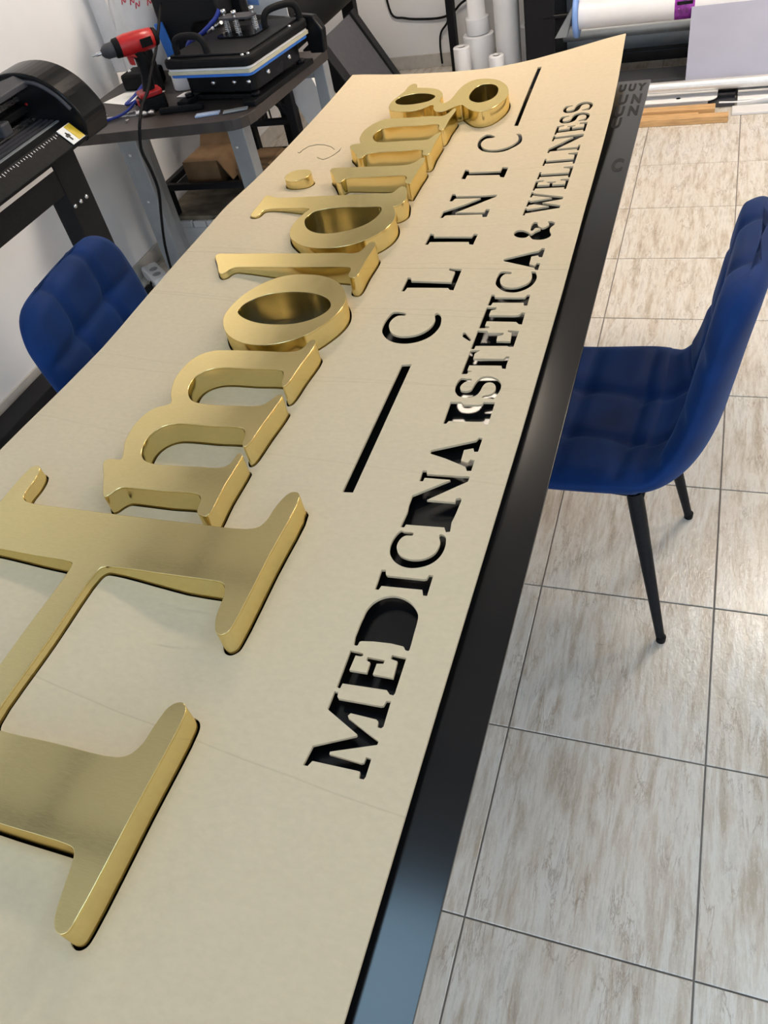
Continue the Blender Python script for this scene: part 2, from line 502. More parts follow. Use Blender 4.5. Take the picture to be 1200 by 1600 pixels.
def text_mesh(name, body, size, mat, parent, loc, rz, ex=0.0002, bold=0.0, sy=1.0):
    cu = bpy.data.curves.new(name, 'FONT')
    cu.body = body; cu.size = size; cu.extrude = ex; cu.align_x = 'CENTER'; cu.offset = bold
    o = bpy.data.objects.new(name + '_tmp', cu); COL.objects.link(o)
    dg = bpy.context.evaluated_depsgraph_get()
    me = bpy.data.meshes.new_from_object(o.evaluated_get(dg))
    bpy.data.objects.remove(o, do_unlink=True)
    q = link_mesh(name, me, mat, parent)
    q.scale = (1, sy, 1)
    q.location = Vector(loc) - (root_loc(parent) if parent else Vector((0, 0, 0)))
    q.rotation_euler = rz if isinstance(rz, tuple) else (0, 0, rz)
    return q

for txt, px_, py_, sz in (('U U Y', 0.068, 1.935, 0.026), ('U N', 0.072, 1.845, 0.034), ('U N', 0.072, 1.765, 0.034), ('U', 0.055, 1.69, 0.034), ('C', 0.086, 1.44, 0.036)):
    text_mesh('panel_letters', txt, sz, M['print'], pn, (px_, py_, ZP + 0.0002), 0.0, bold=0.0016, sy=2.5)  # thin dark matt letters laid flat on the panel

# ---- height of the cardboard sheet: it bulges at the left and curls up at the far right corner
GX = [-1.0, -0.8, -0.65, -0.5, -0.35, -0.2, 0.06]
GY = [-0.6, 0.0, 0.3, 0.6, 0.85, 1.05, 1.2, 1.38, 1.6, 1.9, 2.2]
GZ = [[.800, .800, .800, .792, .780, .775, .772], [.806, .806, .798, .785, .775, .775, .772],
      [.806, .804, .785, .776, .775, .775, .772], [.800, .795, .781, .776, .775, .775, .772],
      [.812, .810, .800, .782, .775, .775, .773], [.814, .813, .810, .790, .775, .775, .775],
      [.812, .812, .806, .786, .776, .775, .776], [.800, .797, .788, .777, .775, .775, .780],
      [.790, .790, .784, .776, .775, .776, .790], [.790, .786, .778, .775, .775, .785, .812],
      [.790, .788, .780, .775, .775, .790, .836]]
def _cr(p0, p1, p2, p3, t):
    return .5 * ((2 * p1) + (p2 - p0) * t + (2 * p0 - 5 * p1 + 4 * p2 - p3) * t * t + (3 * p1 - p0 - 3 * p2 + p3) * t ** 3)
def _loc(G, v):
    v = min(max(v, G[0]), G[-1] - 1e-9)
    for i in range(len(G) - 1):
        if v <= G[i + 1]:
            return i, (v - G[i]) / (G[i + 1] - G[i])
def card_z(x, y):
    i, t = _loc(GX, x); j, s = _loc(GY, y)
    cl = lambda k, n: max(0, min(n - 1, k))
    rows = []
    for dj in (-1, 0, 1, 2):
        r = GZ[cl(j + dj, len(GY))]
        rows.append(_cr(*[r[cl(i + d, len(GX))] for d in (-1, 0, 1, 2)], t))
    z = _cr(*rows, s)
    # the flap between the legs of the big letter is folded up towards the crossbar
    if -0.215 < y < 0.135 and -0.485 < x < -0.335:
        z = max(z, 0.776 + 0.026 * (-0.335 - x) / 0.13)
    return z

def smooth_loop(P, sub=4):
    """centripetal Catmull-Rom through a closed loop"""
    n = len(P); out = []
    for i in range(n):
        p = [Vector((*P[(i + d) % n], 0)) for d in (-1, 0, 1, 2)]
        t = [0.0]
        for k in range(3):
            t.append(t[-1] + max((p[k + 1] - p[k]).length ** 0.5, 1e-4))
        L = (p[2] - p[1]).length
        m = sub if L > 0.002 else 2
        for k in range(m):
            u = t[1] + (t[2] - t[1]) * k / m
            A1 = p[0] * ((t[1] - u) / (t[1] - t[0])) + p[1] * ((u - t[0]) / (t[1] - t[0]))
            A2 = p[1] * ((t[2] - u) / (t[2] - t[1])) + p[2] * ((u - t[1]) / (t[2] - t[1]))
            A3 = p[2] * ((t[3] - u) / (t[3] - t[2])) + p[3] * ((u - t[2]) / (t[3] - t[2]))
            B1 = A1 * ((t[2] - u) / (t[2] - t[0])) + A2 * ((u - t[0]) / (t[2] - t[0]))
            B2 = A2 * ((t[3] - u) / (t[3] - t[1])) + A3 * ((u - t[1]) / (t[3] - t[1]))
            c = B1 * ((t[2] - u) / (t[2] - t[1])) + B2 * ((u - t[1]) / (t[2] - t[1]))
            out.append((c.x, c.y))
    return out

def area2(P):
    return sum(P[i][0] * P[(i + 1) % len(P)][1] - P[(i + 1) % len(P)][0] * P[i][1] for i in range(len(P)))

def offset_loop(P, d):
    if area2(P) < 0: P = P[::-1]
    n = len(P); out = []
    for i in range(n):
        a, b, c = Vector(P[i - 1]), Vector(P[i]), Vector(P[(i + 1) % n])
        e1, e2 = (b - a), (c - b)
        if e1.length < 1e-7 or e2.length < 1e-7: continue
        e1.normalize(); e2.normalize()
        n1, n2 = Vector((e1.y, -e1.x)), Vector((e2.y, -e2.x))
        m = n1 + n2
        if m.length < 0.2: m = n1
        m.normalize()
        k = d / max(0.45, m.dot(n1))
        out.append((b.x + m.x * k, b.y + m.y * k))
    return out

def fill_mesh(name, loops, ext=0.0, z=0.0, bevel=0.0):
    cu = bpy.data.curves.new(name, 'CURVE')
    cu.dimensions = '2D'; cu.fill_mode = 'BOTH'; cu.extrude = ext
    cu.bevel_depth = bevel; cu.bevel_resolution = 1
    if bevel: cu.offset = -bevel
    for L in loops:
        sp = cu.splines.new('POLY')
        sp.points.add(len(L) - 1)
        for p, q in zip(sp.points, L): p.co = (q[0], q[1], 0, 1)
        sp.use_cyclic_u = True
    o = bpy.data.objects.new(name + '_tmp', cu); COL.objects.link(o)
    dg = bpy.context.evaluated_depsgraph_get()
    me = bpy.data.meshes.new_from_object(o.evaluated_get(dg))
    bpy.data.objects.remove(o, do_unlink=True)
    me.transform(Matrix.Translation((0, 0, z)))
    return me

GOLD = {
    'H': [[(-.288,.187),(-.268,.19),(-.257,.196),(-.251,.211),(-.249,.236),(-.244,.257),(-.237,.268),(-.228,.269),(-.221,.262),(-.22,.145),(-.219,.029),(-.221,.018),(-.228,.012),(-.236,.014),(-.243,.025),(-.248,.04),(-.251,.06),(-.255,.077),(-.261,.088),(-.271,.092),(-.286,.0925),(-.36,.0915),(-.446,.09),(-.458,.087),(-.463,.077),(-.463,-.04),(-.463,-.157),(-.458,-.167),(-.446,-.17),(-.36,-.169),(-.275,-.168),(-.261,-.162),(-.255,-.154),(-.251,-.142),(-.25,-.127),(-.248,-.11),(-.245,-.097),(-.238,-.089),(-.23,-.087),(-.223,-.092),(-.22,-.102),(-.22,-.21),(-.22,-.331),(-.222,-.343),(-.227,-.347),(-.234,-.346),(-.241,-.339),(-.246,-.327),(-.251,-.308),(-.255,-.291),(-.26,-.276),(-.265,-.271),(-.275,-.269),(-.36,-.2685),(-.47,-.268),(-.58,-.2685),(-.665,-.269),(-.675,-.271),(-.68,-.276),(-.685,-.291),(-.689,-.308),(-.694,-.327),(-.699,-.339),(-.706,-.346),(-.713,-.347),(-.718,-.343),(-.72,-.331),(-.72,-.21),(-.72,-.102),(-.717,-.092),(-.71,-.087),(-.702,-.089),(-.695,-.097),(-.692,-.11),(-.69,-.127),(-.689,-.142),(-.685,-.154),(-.679,-.162),(-.665,-.168),(-.58,-.169),(-.52,-.169),(-.511,-.166),(-.508,-.157),(-.508,-.04),(-.508,.077),(-.511,.086),(-.52,.089),(-.58,.0905),(-.654,.0925),(-.669,.092),(-.679,.088),(-.685,.077),(-.689,.06),(-.692,.04),(-.697,.025),(-.704,.014),(-.712,.012),(-.719,.018),(-.721,.029),(-.72,.145),(-.719,.262),(-.712,.269),(-.703,.268),(-.696,.257),(-.691,.236),(-.689,.211),(-.683,.196),(-.672,.19),(-.652,.187),(-.58,.1865),(-.47,.186),(-.36,.1865)]],
    'm': [[(-.5447,.222),(-.5673,.2586),(-.5894,.2953),(-.5801,.3016),(-.5611,.3025),(-.5683,.3226),(-.5772,.3404),(-.5827,.3616),(-.5859,.3892),(-.582,.4147),(-.5712,.4339),(-.548,.4492),(-.5604,.4722),(-.5678,.4884),(-.5767,.5175),(-.5779,.5456),(-.5742,.5705),(-.5626,.5921),(-.541,.606),(-.5085,.6094),(-.4421,.6105),(-.3829,.6112),(-.367,.6178),(-.3622,.6321),(-.358,.6481),(-.3505,.6493),(-.3447,.6388),(-.3479,.574),(-.3519,.5163),(-.3563,.5123),(-.3628,.5215),(-.3689,.5438),(-.3779,.5564),(-.4393,.5571),(-.4937,.5567),(-.5136,.5522),(-.53,.5407),(-.5381,.5242),(-.5367,.5009),(-.5275,.4786),(-.5134,.4626),(-.496,.4552),(-.4627,.4522),(-.4217,.4536),(-.3821,.4563),(-.3698,.4624),(-.3623,.4738),(-.3538,.4889),(-.3469,.488),(-.3453,.4809),(-.3496,.4177),(-.3541,.3592),(-.3586,.3555),(-.3649,.3645),(-.3691,.3836),(-.3801,.3985),(-.4408,.3993),(-.5028,.3987),(-.521,.3935),(-.5348,.3803),(-.541,.3591),(-.5378,.3359),(-.5293,.3172),(-.5172,.3056),(-.4929,.2989),(-.4629,.2993),(-.4151,.3019),(-.3733,.3051),(-.3636,.3142),(-.3592,.3396),(-.3519,.3373),(-.3504,.3312),(-.3496,.2669),(-.3472,.2036),(-.3562,.2035),(-.3669,.2091),(-.3716,.2223),(-.3746,.236),(-.3849,.2449),(-.4463,.2438),(-.5098,.2427),(-.5214,.2412),(-.5289,.233),(-.5343,.2216),(-.5395,.218)]],
    'o': [[(-.5669,.6981),(-.5742,.7157),(-.5774,.7338),(-.5774,.7545),(-.5741,.778),(-.5679,.802),(-.5556,.8264),(-.5391,.8487),(-.5173,.8662),(-.4892,.8762),(-.4607,.8776),(-.4337,.8746),(-.4111,.8677),(-.39,.8565),(-.369,.8375),(-.3531,.8165),(-.3438,.7982),(-.3369,.7757),(-.3362,.7557),(-.3404,.7316),(-.3496,.7078),(-.3613,.6842),(-.3744,.6651),(-.3916,.65),(-.4105,.6389),(-.4311,.6318),(-.4509,.6288),(-.4728,.6297),(-.4974,.6359),(-.5188,.6462),(-.5381,.6601),(-.5534,.6767)],[(-.5511,.7345),(-.5542,.7458),(-.5522,.7597),(-.544,.7762),(-.5303,.7906),(-.5122,.8018),(-.4892,.8083),(-.4619,.811),(-.436,.8099),(-.4118,.805),(-.3919,.7965),(-.3748,.784),(-.3643,.7684),(-.3611,.7551),(-.3645,.7396),(-.3744,.7241),(-.3882,.712),(-.4057,.7029),(-.4251,.6979),(-.446,.6963),(-.4681,.6968),(-.492,.7007),(-.5152,.7087),(-.5364,.7205)]],
    'l': [[(-.7131,.962),(-.7073,.965),(-.6888,.9646),(-.5846,.9639),(-.4812,.9631),(-.4147,.963),(-.3817,.9617),(-.3723,.9716),(-.3675,.9954),(-.3629,1.0056),(-.3531,1.0053),(-.3483,.9979),(-.3478,.9304),(-.3476,.8673),(-.355,.8646),(-.3628,.869),(-.3674,.88),(-.3676,.8911),(-.3717,.9023),(-.3761,.9057),(-.4916,.9066),(-.6288,.9077),(-.6421,.906),(-.649,.8983),(-.6538,.8865),(-.6614,.8807),(-.6682,.8836),(-.6752,.8925),(-.6895,.9166),(-.7063,.9413),(-.7138,.9538)]],
    'd': [[(-.7137,1.1449),(-.7159,1.1584),(-.717,1.1826),(-.7171,1.2094),(-.7194,1.2368),(-.7153,1.246),(-.7032,1.242),(-.687,1.2329),(-.6759,1.2306),(-.5501,1.2321),(-.4223,1.2338),(-.3997,1.2321),(-.3864,1.2363),(-.3808,1.2532),(-.3736,1.2655),(-.3633,1.2615),(-.3553,1.2473),(-.3473,1.2207),(-.343,1.1949),(-.3475,1.1809),(-.355,1.1707),(-.3631,1.1662),(-.3565,1.1552),(-.3503,1.1423),(-.3426,1.1177),(-.3413,1.094),(-.3465,1.0677),(-.3586,1.042),(-.375,1.0201),(-.3959,1.0017),(-.4224,.9898),(-.4549,.9843),(-.4872,.9863),(-.5157,.9954),(-.5407,1.0123),(-.5588,1.0293),(-.5712,1.0499),(-.5781,1.0706),(-.5808,1.095),(-.5794,1.1232),(-.5744,1.1481),(-.5702,1.1661),(-.5763,1.1716),(-.628,1.1748),(-.6675,1.175),(-.6825,1.1729),(-.6893,1.1658),(-.6912,1.1436),(-.6979,1.1367),(-.7088,1.1387)],[(-.5566,1.1044),(-.5605,1.1187),(-.5583,1.1364),(-.5502,1.154),(-.5313,1.1637),(-.5034,1.1693),(-.4741,1.1704),(-.4294,1.1683),(-.3946,1.1668),(-.3872,1.155),(-.3849,1.1373),(-.388,1.1147),(-.3966,1.0933),(-.4114,1.0751),(-.4342,1.06),(-.4589,1.0504),(-.4793,1.0478),(-.502,1.0507),(-.5245,1.0616),(-.5427,1.0794)]],
    'i': [[(-.5948,1.3703),(-.5942,1.383),(-.5824,1.3856),(-.4957,1.3832),(-.4051,1.3816),(-.3921,1.3839),(-.3791,1.3973),(-.3707,1.415),(-.3637,1.4202),(-.358,1.412),(-.3575,1.349),(-.3566,1.2878),(-.3572,1.2789),(-.3662,1.2817),(-.3738,1.2928),(-.3738,1.3067),(-.3781,1.3176),(-.3838,1.3231),(-.455,1.3242),(-.5243,1.3243),(-.5338,1.3215),(-.5387,1.3062),(-.5432,1.2994),(-.5516,1.303),(-.5602,1.3168),(-.5791,1.3478),(-.5903,1.3623)]],
    'dot': [[(-.7087,1.3416),(-.7115,1.3569),(-.7065,1.3716),(-.6958,1.3821),(-.6804,1.3859),(-.6628,1.3841),(-.652,1.3776),(-.6442,1.3654),(-.6437,1.3503),(-.6488,1.3359),(-.6594,1.3258),(-.6734,1.3197),(-.6907,1.3213),(-.7017,1.3297)]],
    'n': [[(-.5904,1.5079),(-.5925,1.5181),(-.5879,1.5261),(-.5706,1.5284),(-.5692,1.5328),(-.5817,1.56),(-.586,1.5811),(-.5877,1.6124),(-.5816,1.6396),(-.5709,1.6629),(-.5575,1.6787),(-.5441,1.6851),(-.5226,1.6852),(-.4667,1.6815),(-.4221,1.6825),(-.3972,1.6782),(-.383,1.6801),(-.3751,1.6944),(-.3697,1.7186),(-.3645,1.7272),(-.3588,1.7189),(-.3598,1.6529),(-.3604,1.5847),(-.3668,1.5824),(-.3741,1.5936),(-.3765,1.6075),(-.3825,1.622),(-.4496,1.6237),(-.5159,1.6258),(-.5327,1.6214),(-.5426,1.6056),(-.5482,1.5858),(-.5457,1.5651),(-.5366,1.547),(-.5247,1.5334),(-.5083,1.5285),(-.447,1.528),(-.387,1.5275),(-.3807,1.535),(-.3746,1.5537),(-.3666,1.5657),(-.3605,1.5695),(-.3594,1.56),(-.3588,1.4967),(-.3569,1.4357),(-.3659,1.4338),(-.373,1.4395),(-.3761,1.4522),(-.3822,1.4665),(-.4452,1.4664),(-.5108,1.4657),(-.5211,1.4619),(-.5294,1.4522),(-.5324,1.44),(-.5399,1.4365),(-.5476,1.4418),(-.5564,1.4586),(-.5697,1.4794),(-.5836,1.4973)]],
    'g': [[(-.5649,1.7638),(-.5702,1.7858),(-.5714,1.8116),(-.5665,1.841),(-.5601,1.8661),(-.5559,1.8875),(-.5556,1.9099),(-.5533,1.9322),(-.5436,1.9421),(-.5316,1.9321),(-.5262,1.91),(-.5104,1.9021),(-.4878,1.8973),(-.4637,1.8859),(-.4451,1.8688),(-.4329,1.8488),(-.4269,1.8303),(-.4255,1.8088),(-.4235,1.789),(-.4141,1.7731),(-.4051,1.7705),(-.396,1.7862),(-.3911,1.8189),(-.3885,1.8613),(-.381,1.8992),(-.3668,1.9246),(-.3452,1.9342),(-.3171,1.9295),(-.2903,1.9145),(-.2636,1.8822),(-.2458,1.844),(-.2368,1.8085),(-.2362,1.7755),(-.2414,1.7482),(-.2515,1.7222),(-.2656,1.7013),(-.2852,1.6915),(-.3054,1.6967),(-.326,1.7161),(-.3429,1.7393),(-.3519,1.749),(-.3617,1.7427),(-.3744,1.729),(-.3894,1.7117),(-.405,1.7089),(-.417,1.7166),(-.4269,1.7345),(-.4333,1.7577),(-.4401,1.7639),(-.4452,1.7583),(-.4549,1.7453),(-.472,1.7345),(-.4936,1.7278),(-.5182,1.7306),(-.5413,1.7388),(-.5569,1.7498)],[(-.5601,1.8094),(-.5607,1.8225),(-.5522,1.8408),(-.5351,1.8539),(-.5122,1.8598),(-.4864,1.8554),(-.4667,1.8471),(-.4509,1.8335),(-.4466,1.8215),(-.4499,1.8051),(-.461,1.7904),(-.4824,1.7819),(-.5052,1.7778),(-.5303,1.7808),(-.5488,1.7902)],[(-.3424,1.7965),(-.346,1.8182),(-.3449,1.8478),(-.3378,1.874),(-.3245,1.8886),(-.308,1.8894),(-.2888,1.8773),(-.2756,1.8546),(-.2688,1.8235),(-.2689,1.7943),(-.2766,1.7712),(-.2911,1.7577),(-.3063,1.7542),(-.3231,1.7639),(-.3354,1.7786)]],
}
CUT = {
    'M': [(-.0756,-.1101),(-.0697,-.1099),(-.0666,-.1029),(-.0122,-.1023),(-.0087,-.1026),(-.0073,-.1104),(-.0015,-.1102),(-.0003,-.107),(-.0009,-.085),(-.0076,-.0842),(-.008,-.0914),(-.011,-.0927),(-.0457,-.0906),(-.0505,-.0905),(-.0505,-.0875),(.0001,-.0674),(.0005,-.063),(-.0442,-.0424),(-.0459,-.0395),(-.0436,-.0358),(-.0111,-.037),(-.0081,-.0388),(-.0069,-.0461),(-.002,-.0466),(.0001,-.044),(-.0013,-.0102),(-.0071,-.0108),(-.0085,-.0177),(-.0117,-.019),(-.0653,-.0201),(-.0674,-.0179),(-.0683,-.012),(-.0735,-.0118),(-.0735,-.0365),(-.0271,-.06),(-.0276,-.062),(-.0732,-.0848)],
    'E': [(-.073,-.0062),(-.0679,-.0065),(-.0673,.0005),(-.0109,.003),(-.0057,-.0019),(-.0008,-.0022),(.0001,.0006),(-.0009,.0516),(-.0198,.0521),(-.0199,.0463),(-.0106,.0447),(-.0086,.0207),(-.0347,.0207),(-.0348,.0361),(-.0266,.0378),(-.0263,.0429),(-.0493,.0432),(-.0495,.0381),(-.0438,.0364),(-.043,.0211),(-.0656,.0205),(-.065,.0421),(-.0579,.0421),(-.0554,.0441),(-.0571,.0474),(-.0743,.0483)],
    'D': [(-.073,.0574),(-.0676,.057),(-.0669,.0623),(-.0643,.0643),(-.01,.0671),(-.0053,.0622),(-.001,.0624),(-.0006,.0653),(-.0019,.0887),(-.0034,.1111),(-.0055,.1184),(-.0112,.1267),(-.0201,.1346),(-.0309,.1398),(-.0422,.1417),(-.0523,.1399),(-.0615,.1349),(-.0694,.1261),(-.0732,.1174),(-.0749,.1083)],
    'I': [(-.0745,.1473),(-.0691,.1474),(-.0672,.1544),(-.0111,.158),(-.0078,.1489),(-.002,.1492),(-.0032,.1843),(-.0092,.1841),(-.0106,.1772),(-.0142,.1757),(-.0651,.1733),(-.0679,.1754),(-.0702,.1827),(-.0762,.1817)],
    'C': [(-.0708,.2564),(-.0652,.2545),(-.0524,.2547),(-.0516,.2496),(-.061,.2477),(-.0654,.2433),(-.068,.2355),(-.068,.2264),(-.0646,.218),(-.0582,.211),(-.0502,.2076),(-.0388,.2064),(-.0272,.2093),(-.0179,.2153),(-.012,.2233),(-.0095,.2344),(-.0103,.2451),(-.0145,.2553),(-.0132,.2583),(-.0056,.2558),(-.002,.2464),(-.0005,.2341),(-.0019,.2215),(-.0059,.2112),(-.0129,.2022),(-.0232,.1953),(-.0357,.1914),(-.0482,.1918),(-.061,.1973),(-.0701,.2063),(-.0754,.2161),(-.0778,.2284),(-.0769,.2414),(-.0746,.2501)],
    'IN': [(-.0741,.2624),(-.0683,.2624),(-.0672,.2682),(-.0112,.2715),(-.0067,.2629),(-.001,.2648),(-.0034,.2822),(-.0016,.2995),(-.0002,.3291),(-.0035,.3322),(-.0093,.3296),(-.0087,.3225),(-.0508,.3208),(-.0005,.3668),(-.0,.3779),(-.0661,.3744),(-.0682,.3819),(-.0747,.381),(-.0733,.3575),(-.0675,.3583),(-.067,.3658),(-.0274,.3668),(-.0751,.327),(-.075,.3092),(-.0727,.2928)],
    'A': [(-.0741,.42),(-.0743,.428),(-.0096,.4592),(-.0072,.4666),(-.0008,.4654),(-.0007,.4333),(-.0066,.4326),(-.0098,.4401),(-.0232,.4345),(-.0219,.4101),(-.0104,.4068),(-.0083,.4148),(-.0014,.4138),(-.001,.39),(-.0074,.3891),(-.0122,.398),(-.0465,.4117)],
    'E2': [(-.0743,.5482),(-.0567,.55),(-.0511,.5432),(-.0271,.5457),(-.0207,.5479),(-.0201,.5538),(-.0008,.5548),(.0003,.4982),(-.0043,.4977),(-.0095,.5036),(-.0645,.4996),(-.0671,.4927),(-.0724,.4925)],
    'S': [(-.0722,.6135),(-.0632,.6127),(-.0545,.6127),(-.0537,.607),(-.0613,.6047),(-.0665,.5969),(-.068,.5887),(-.065,.5809),(-.06,.579),(-.0531,.5797),(-.0481,.5842),(-.0465,.5939),(-.0439,.6087),(-.0398,.6173),(-.0328,.622),(-.0249,.6227),(-.0162,.6202),(-.0078,.6136),(-.0018,.6045),(.0005,.5935),(-.0,.5825),(-.0025,.5713),(-.0052,.5633),(-.0127,.5641),(-.0244,.5637),(-.0246,.5691),(-.0203,.5719),(-.0131,.5749),(-.0087,.5816),(-.0079,.5912),(-.0105,.5989),(-.0158,.6048),(-.0221,.6059),(-.0274,.6029),(-.0305,.5946),(-.0317,.5826),(-.035,.5712),(-.0406,.5652),(-.0488,.562),(-.0577,.5619),(-.0655,.565),(-.0723,.5739),(-.0761,.5847),(-.0769,.5975),(-.0753,.6075)],
    'T': [(-.0754,.6241),(-.0654,.6257),(-.0641,.6309),(-.0577,.6338),(-.067,.6362),(-.0673,.65),(-.0114,.6536),(-.0087,.6456),(-.0024,.6452),(-.0032,.657),(-.0032,.6811),(-.0092,.6807),(-.0117,.6734),(-.065,.6702),(-.0659,.6848),(-.058,.6961),(-.076,.6938)],
    'E3': [(-.0774,.7558),(-.0587,.7551),(-.0569,.7496),(-.0283,.7513),(-.028,.7449),(-.0375,.7397),(-.036,.7253),(-.0114,.726),(-.0141,.7521),(-.022,.7544),(-.0227,.7599),(-.0021,.7583),(-.0023,.7097),(-.01,.7092),(-.0136,.7116),(-.0697,.7077),(-.0701,.6979),(-.0766,.6983)],
    'acc': [(-.1026,.7469),(-.0985,.748),(-.0814,.7251),(-.0837,.7213),(-.1012,.7348)],
    'T2': [(-.0779,.8323),(-.059,.833),(-.0586,.8261),(-.0677,.8217),(-.0675,.806),(-.0216,.8072),(-.0123,.8095),(-.0085,.8174),(-.0024,.8167),(-.0009,.7787),(-.0069,.7794),(-.0131,.7866),(-.0673,.7858),(-.0671,.7705),(-.0581,.7691),(-.0592,.7644),(-.0773,.7624)],
    'I2': [(-.0784,.8768),(-.072,.8759),(-.0706,.8669),(-.0127,.8676),(-.0103,.8775),(-.0043,.8777),(-.0033,.8407),(-.0098,.8405),(-.0117,.8501),(-.0696,.8481),(-.0716,.8381),(-.078,.839)],
    'C2': [(-.0775,.9596),(-.0566,.9573),(-.0566,.9513),(-.0668,.9512),(-.0716,.9441),(-.0736,.9322),(-.071,.9205),(-.0651,.9102),(-.0567,.9035),(-.0451,.9014),(-.0332,.9039),(-.0235,.911),(-.0156,.9214),(-.0133,.9352),(-.0147,.9492),(-.0179,.9598),(-.0104,.9598),(-.0049,.9469),(-.003,.933),(-.005,.9169),(-.011,.9032),(-.02,.8929),(-.0309,.8859),(-.0441,.8845),(-.0573,.8887),(-.0697,.8998),(-.0781,.9123),(-.0814,.9274),(-.0811,.9464)],
    'A2': [(-.0816,1.0),(-.0822,1.0088),(-.0283,1.0357),(-.0186,1.0393),(-.0136,1.0506),(-.0065,1.0492),(-.0064,1.0141),(-.013,1.0154),(-.0161,1.0217),(-.0286,1.0169),(-.0271,.9886),(-.0159,.9825),(-.0128,.9933),(-.0063,.9921),(-.0059,.9657),(-.0117,.9669),(-.0149,.9741)],
    'amp': [(-.0828,1.1083),(-.0823,1.1206),(-.0763,1.1266),(-.0661,1.1261),(-.0543,1.1174),(-.0466,1.1089),(-.0404,1.1188),(-.0306,1.1307),(-.0415,1.1353),(-.0463,1.1232),(-.0507,1.1254),(-.0502,1.1608),(-.0416,1.1582),(-.0397,1.1477),(-.0273,1.1347),(-.0186,1.1425),(-.016,1.1506),(-.0209,1.1613),(-.0141,1.163),(-.0049,1.1563),(-.0052,1.146),(-.0101,1.1339),(-.01,1.1216),(-.0049,1.1092),(-.0048,1.0972),(-.013,1.0876),(-.0241,1.084),(-.0384,1.0865),(-.0449,1.0947),(-.0495,1.1029),(-.054,1.095),(-.0637,1.0933),(-.0746,1.0978)],
    'cC': [(-.2563,.8099),(-.2303,.8054),(-.2293,.7987),(-.2433,.7968),(-.2513,.785),(-.2524,.767),(-.2463,.751),(-.2361,.7371),(-.2206,.7299),(-.202,.7309),(-.1854,.738),(-.1728,.7527),(-.1666,.7704),(-.1672,.7896),(-.1721,.804),(-.1688,.8091),(-.1605,.8029),(-.1543,.7869),(-.1511,.7648),(-.1547,.7443),(-.1637,.7268),(-.1783,.7137),(-.1966,.7066),(-.2172,.7069),(-.2367,.7152),(-.2526,.7317),(-.2617,.7505),(-.2642,.7732),(-.2619,.7964)],
    'cL': [(-.2666,.938),(-.2587,.936),(-.2553,.9247),(-.1701,.9192),(-.1725,.9594),(-.1871,.965),(-.187,.9725),(-.1599,.9687),(-.1574,.8892),(-.1656,.8908),(-.1704,.8977),(-.2555,.898),(-.2575,.8846),(-.2646,.8847)],
    'cI': [(-.2694,1.1199),(-.2599,1.1173),(-.258,1.1067),(-.1723,1.1027),(-.17,1.1151),(-.1608,1.1135),(-.1607,1.0675),(-.1695,1.0698),(-.1731,1.0801),(-.2601,1.0831),(-.2612,1.0716),(-.2689,1.072)],
    'cN': [(-.2673,1.2717),(-.2688,1.3097),(-.2604,1.3076),(-.2563,1.2968),(-.1965,1.2948),(-.159,1.2958),(-.1596,1.2858),(-.1646,1.2811),(-.2369,1.2134),(-.2292,1.2152),(-.1707,1.2129),(-.1693,1.2272),(-.1598,1.2266),(-.1596,1.1903),(-.1687,1.1897),(-.1722,1.2021),(-.2533,1.2028),(-.2581,1.2003),(-.2598,1.1913),(-.2671,1.1904),(-.2675,1.2223),(-.2251,1.2536),(-.1943,1.2824),(-.2552,1.2843),(-.2587,1.2711)],
    'cI2': [(-.2679,1.3885),(-.2699,1.439),(-.2594,1.4356),(-.2561,1.4223),(-.1783,1.4195),(-.1779,1.4415),(-.1623,1.4367),(-.1619,1.3833),(-.1713,1.3867),(-.1764,1.3986),(-.2564,1.4059),(-.2565,1.3852)],
    'cC2': [(-.2607,1.6448),(-.2372,1.6277),(-.2387,1.6216),(-.2576,1.6183),(-.2659,1.5938),(-.257,1.5672),(-.2363,1.5492),(-.2086,1.5469),(-.1844,1.5606),(-.171,1.5883),(-.1733,1.6133),(-.1822,1.6304),(-.1706,1.6276),(-.1623,1.6045),(-.16,1.5736),(-.1741,1.55),(-.1945,1.5319),(-.2213,1.5306),(-.2516,1.5438),(-.2711,1.5753),(-.2764,1.6145),(-.27,1.6358)],
    'bar1': [(-.1885,.6423),(-.1709,.6455),(-.1672,.3194),(-.1846,.318)],
    'bar2': [(-.2101,2.0835),(-.1969,2.0795),(-.1875,1.6793),(-.1993,1.6822)],
    'sl1': [(-.7732,1.5668),(-.7668,1.5611),(-.7649,1.5828),(-.7564,1.6063),(-.7366,1.6175),(-.7116,1.6149),(-.6863,1.6007),(-.668,1.5805),(-.6701,1.5788),(-.685,1.5952),(-.7091,1.6084),(-.734,1.611),(-.7529,1.5998),(-.7606,1.5753),(-.7617,1.5555),(-.7701,1.5594)],
    'sl2': [(-.6541,1.5956),(-.6501,1.5689),(-.6561,1.5414),(-.6648,1.5235),(-.6749,1.51),(-.6993,1.5249),(-.7013,1.5309),(-.6783,1.5166),(-.667,1.5294),(-.6591,1.5473),(-.6538,1.5716)],
}


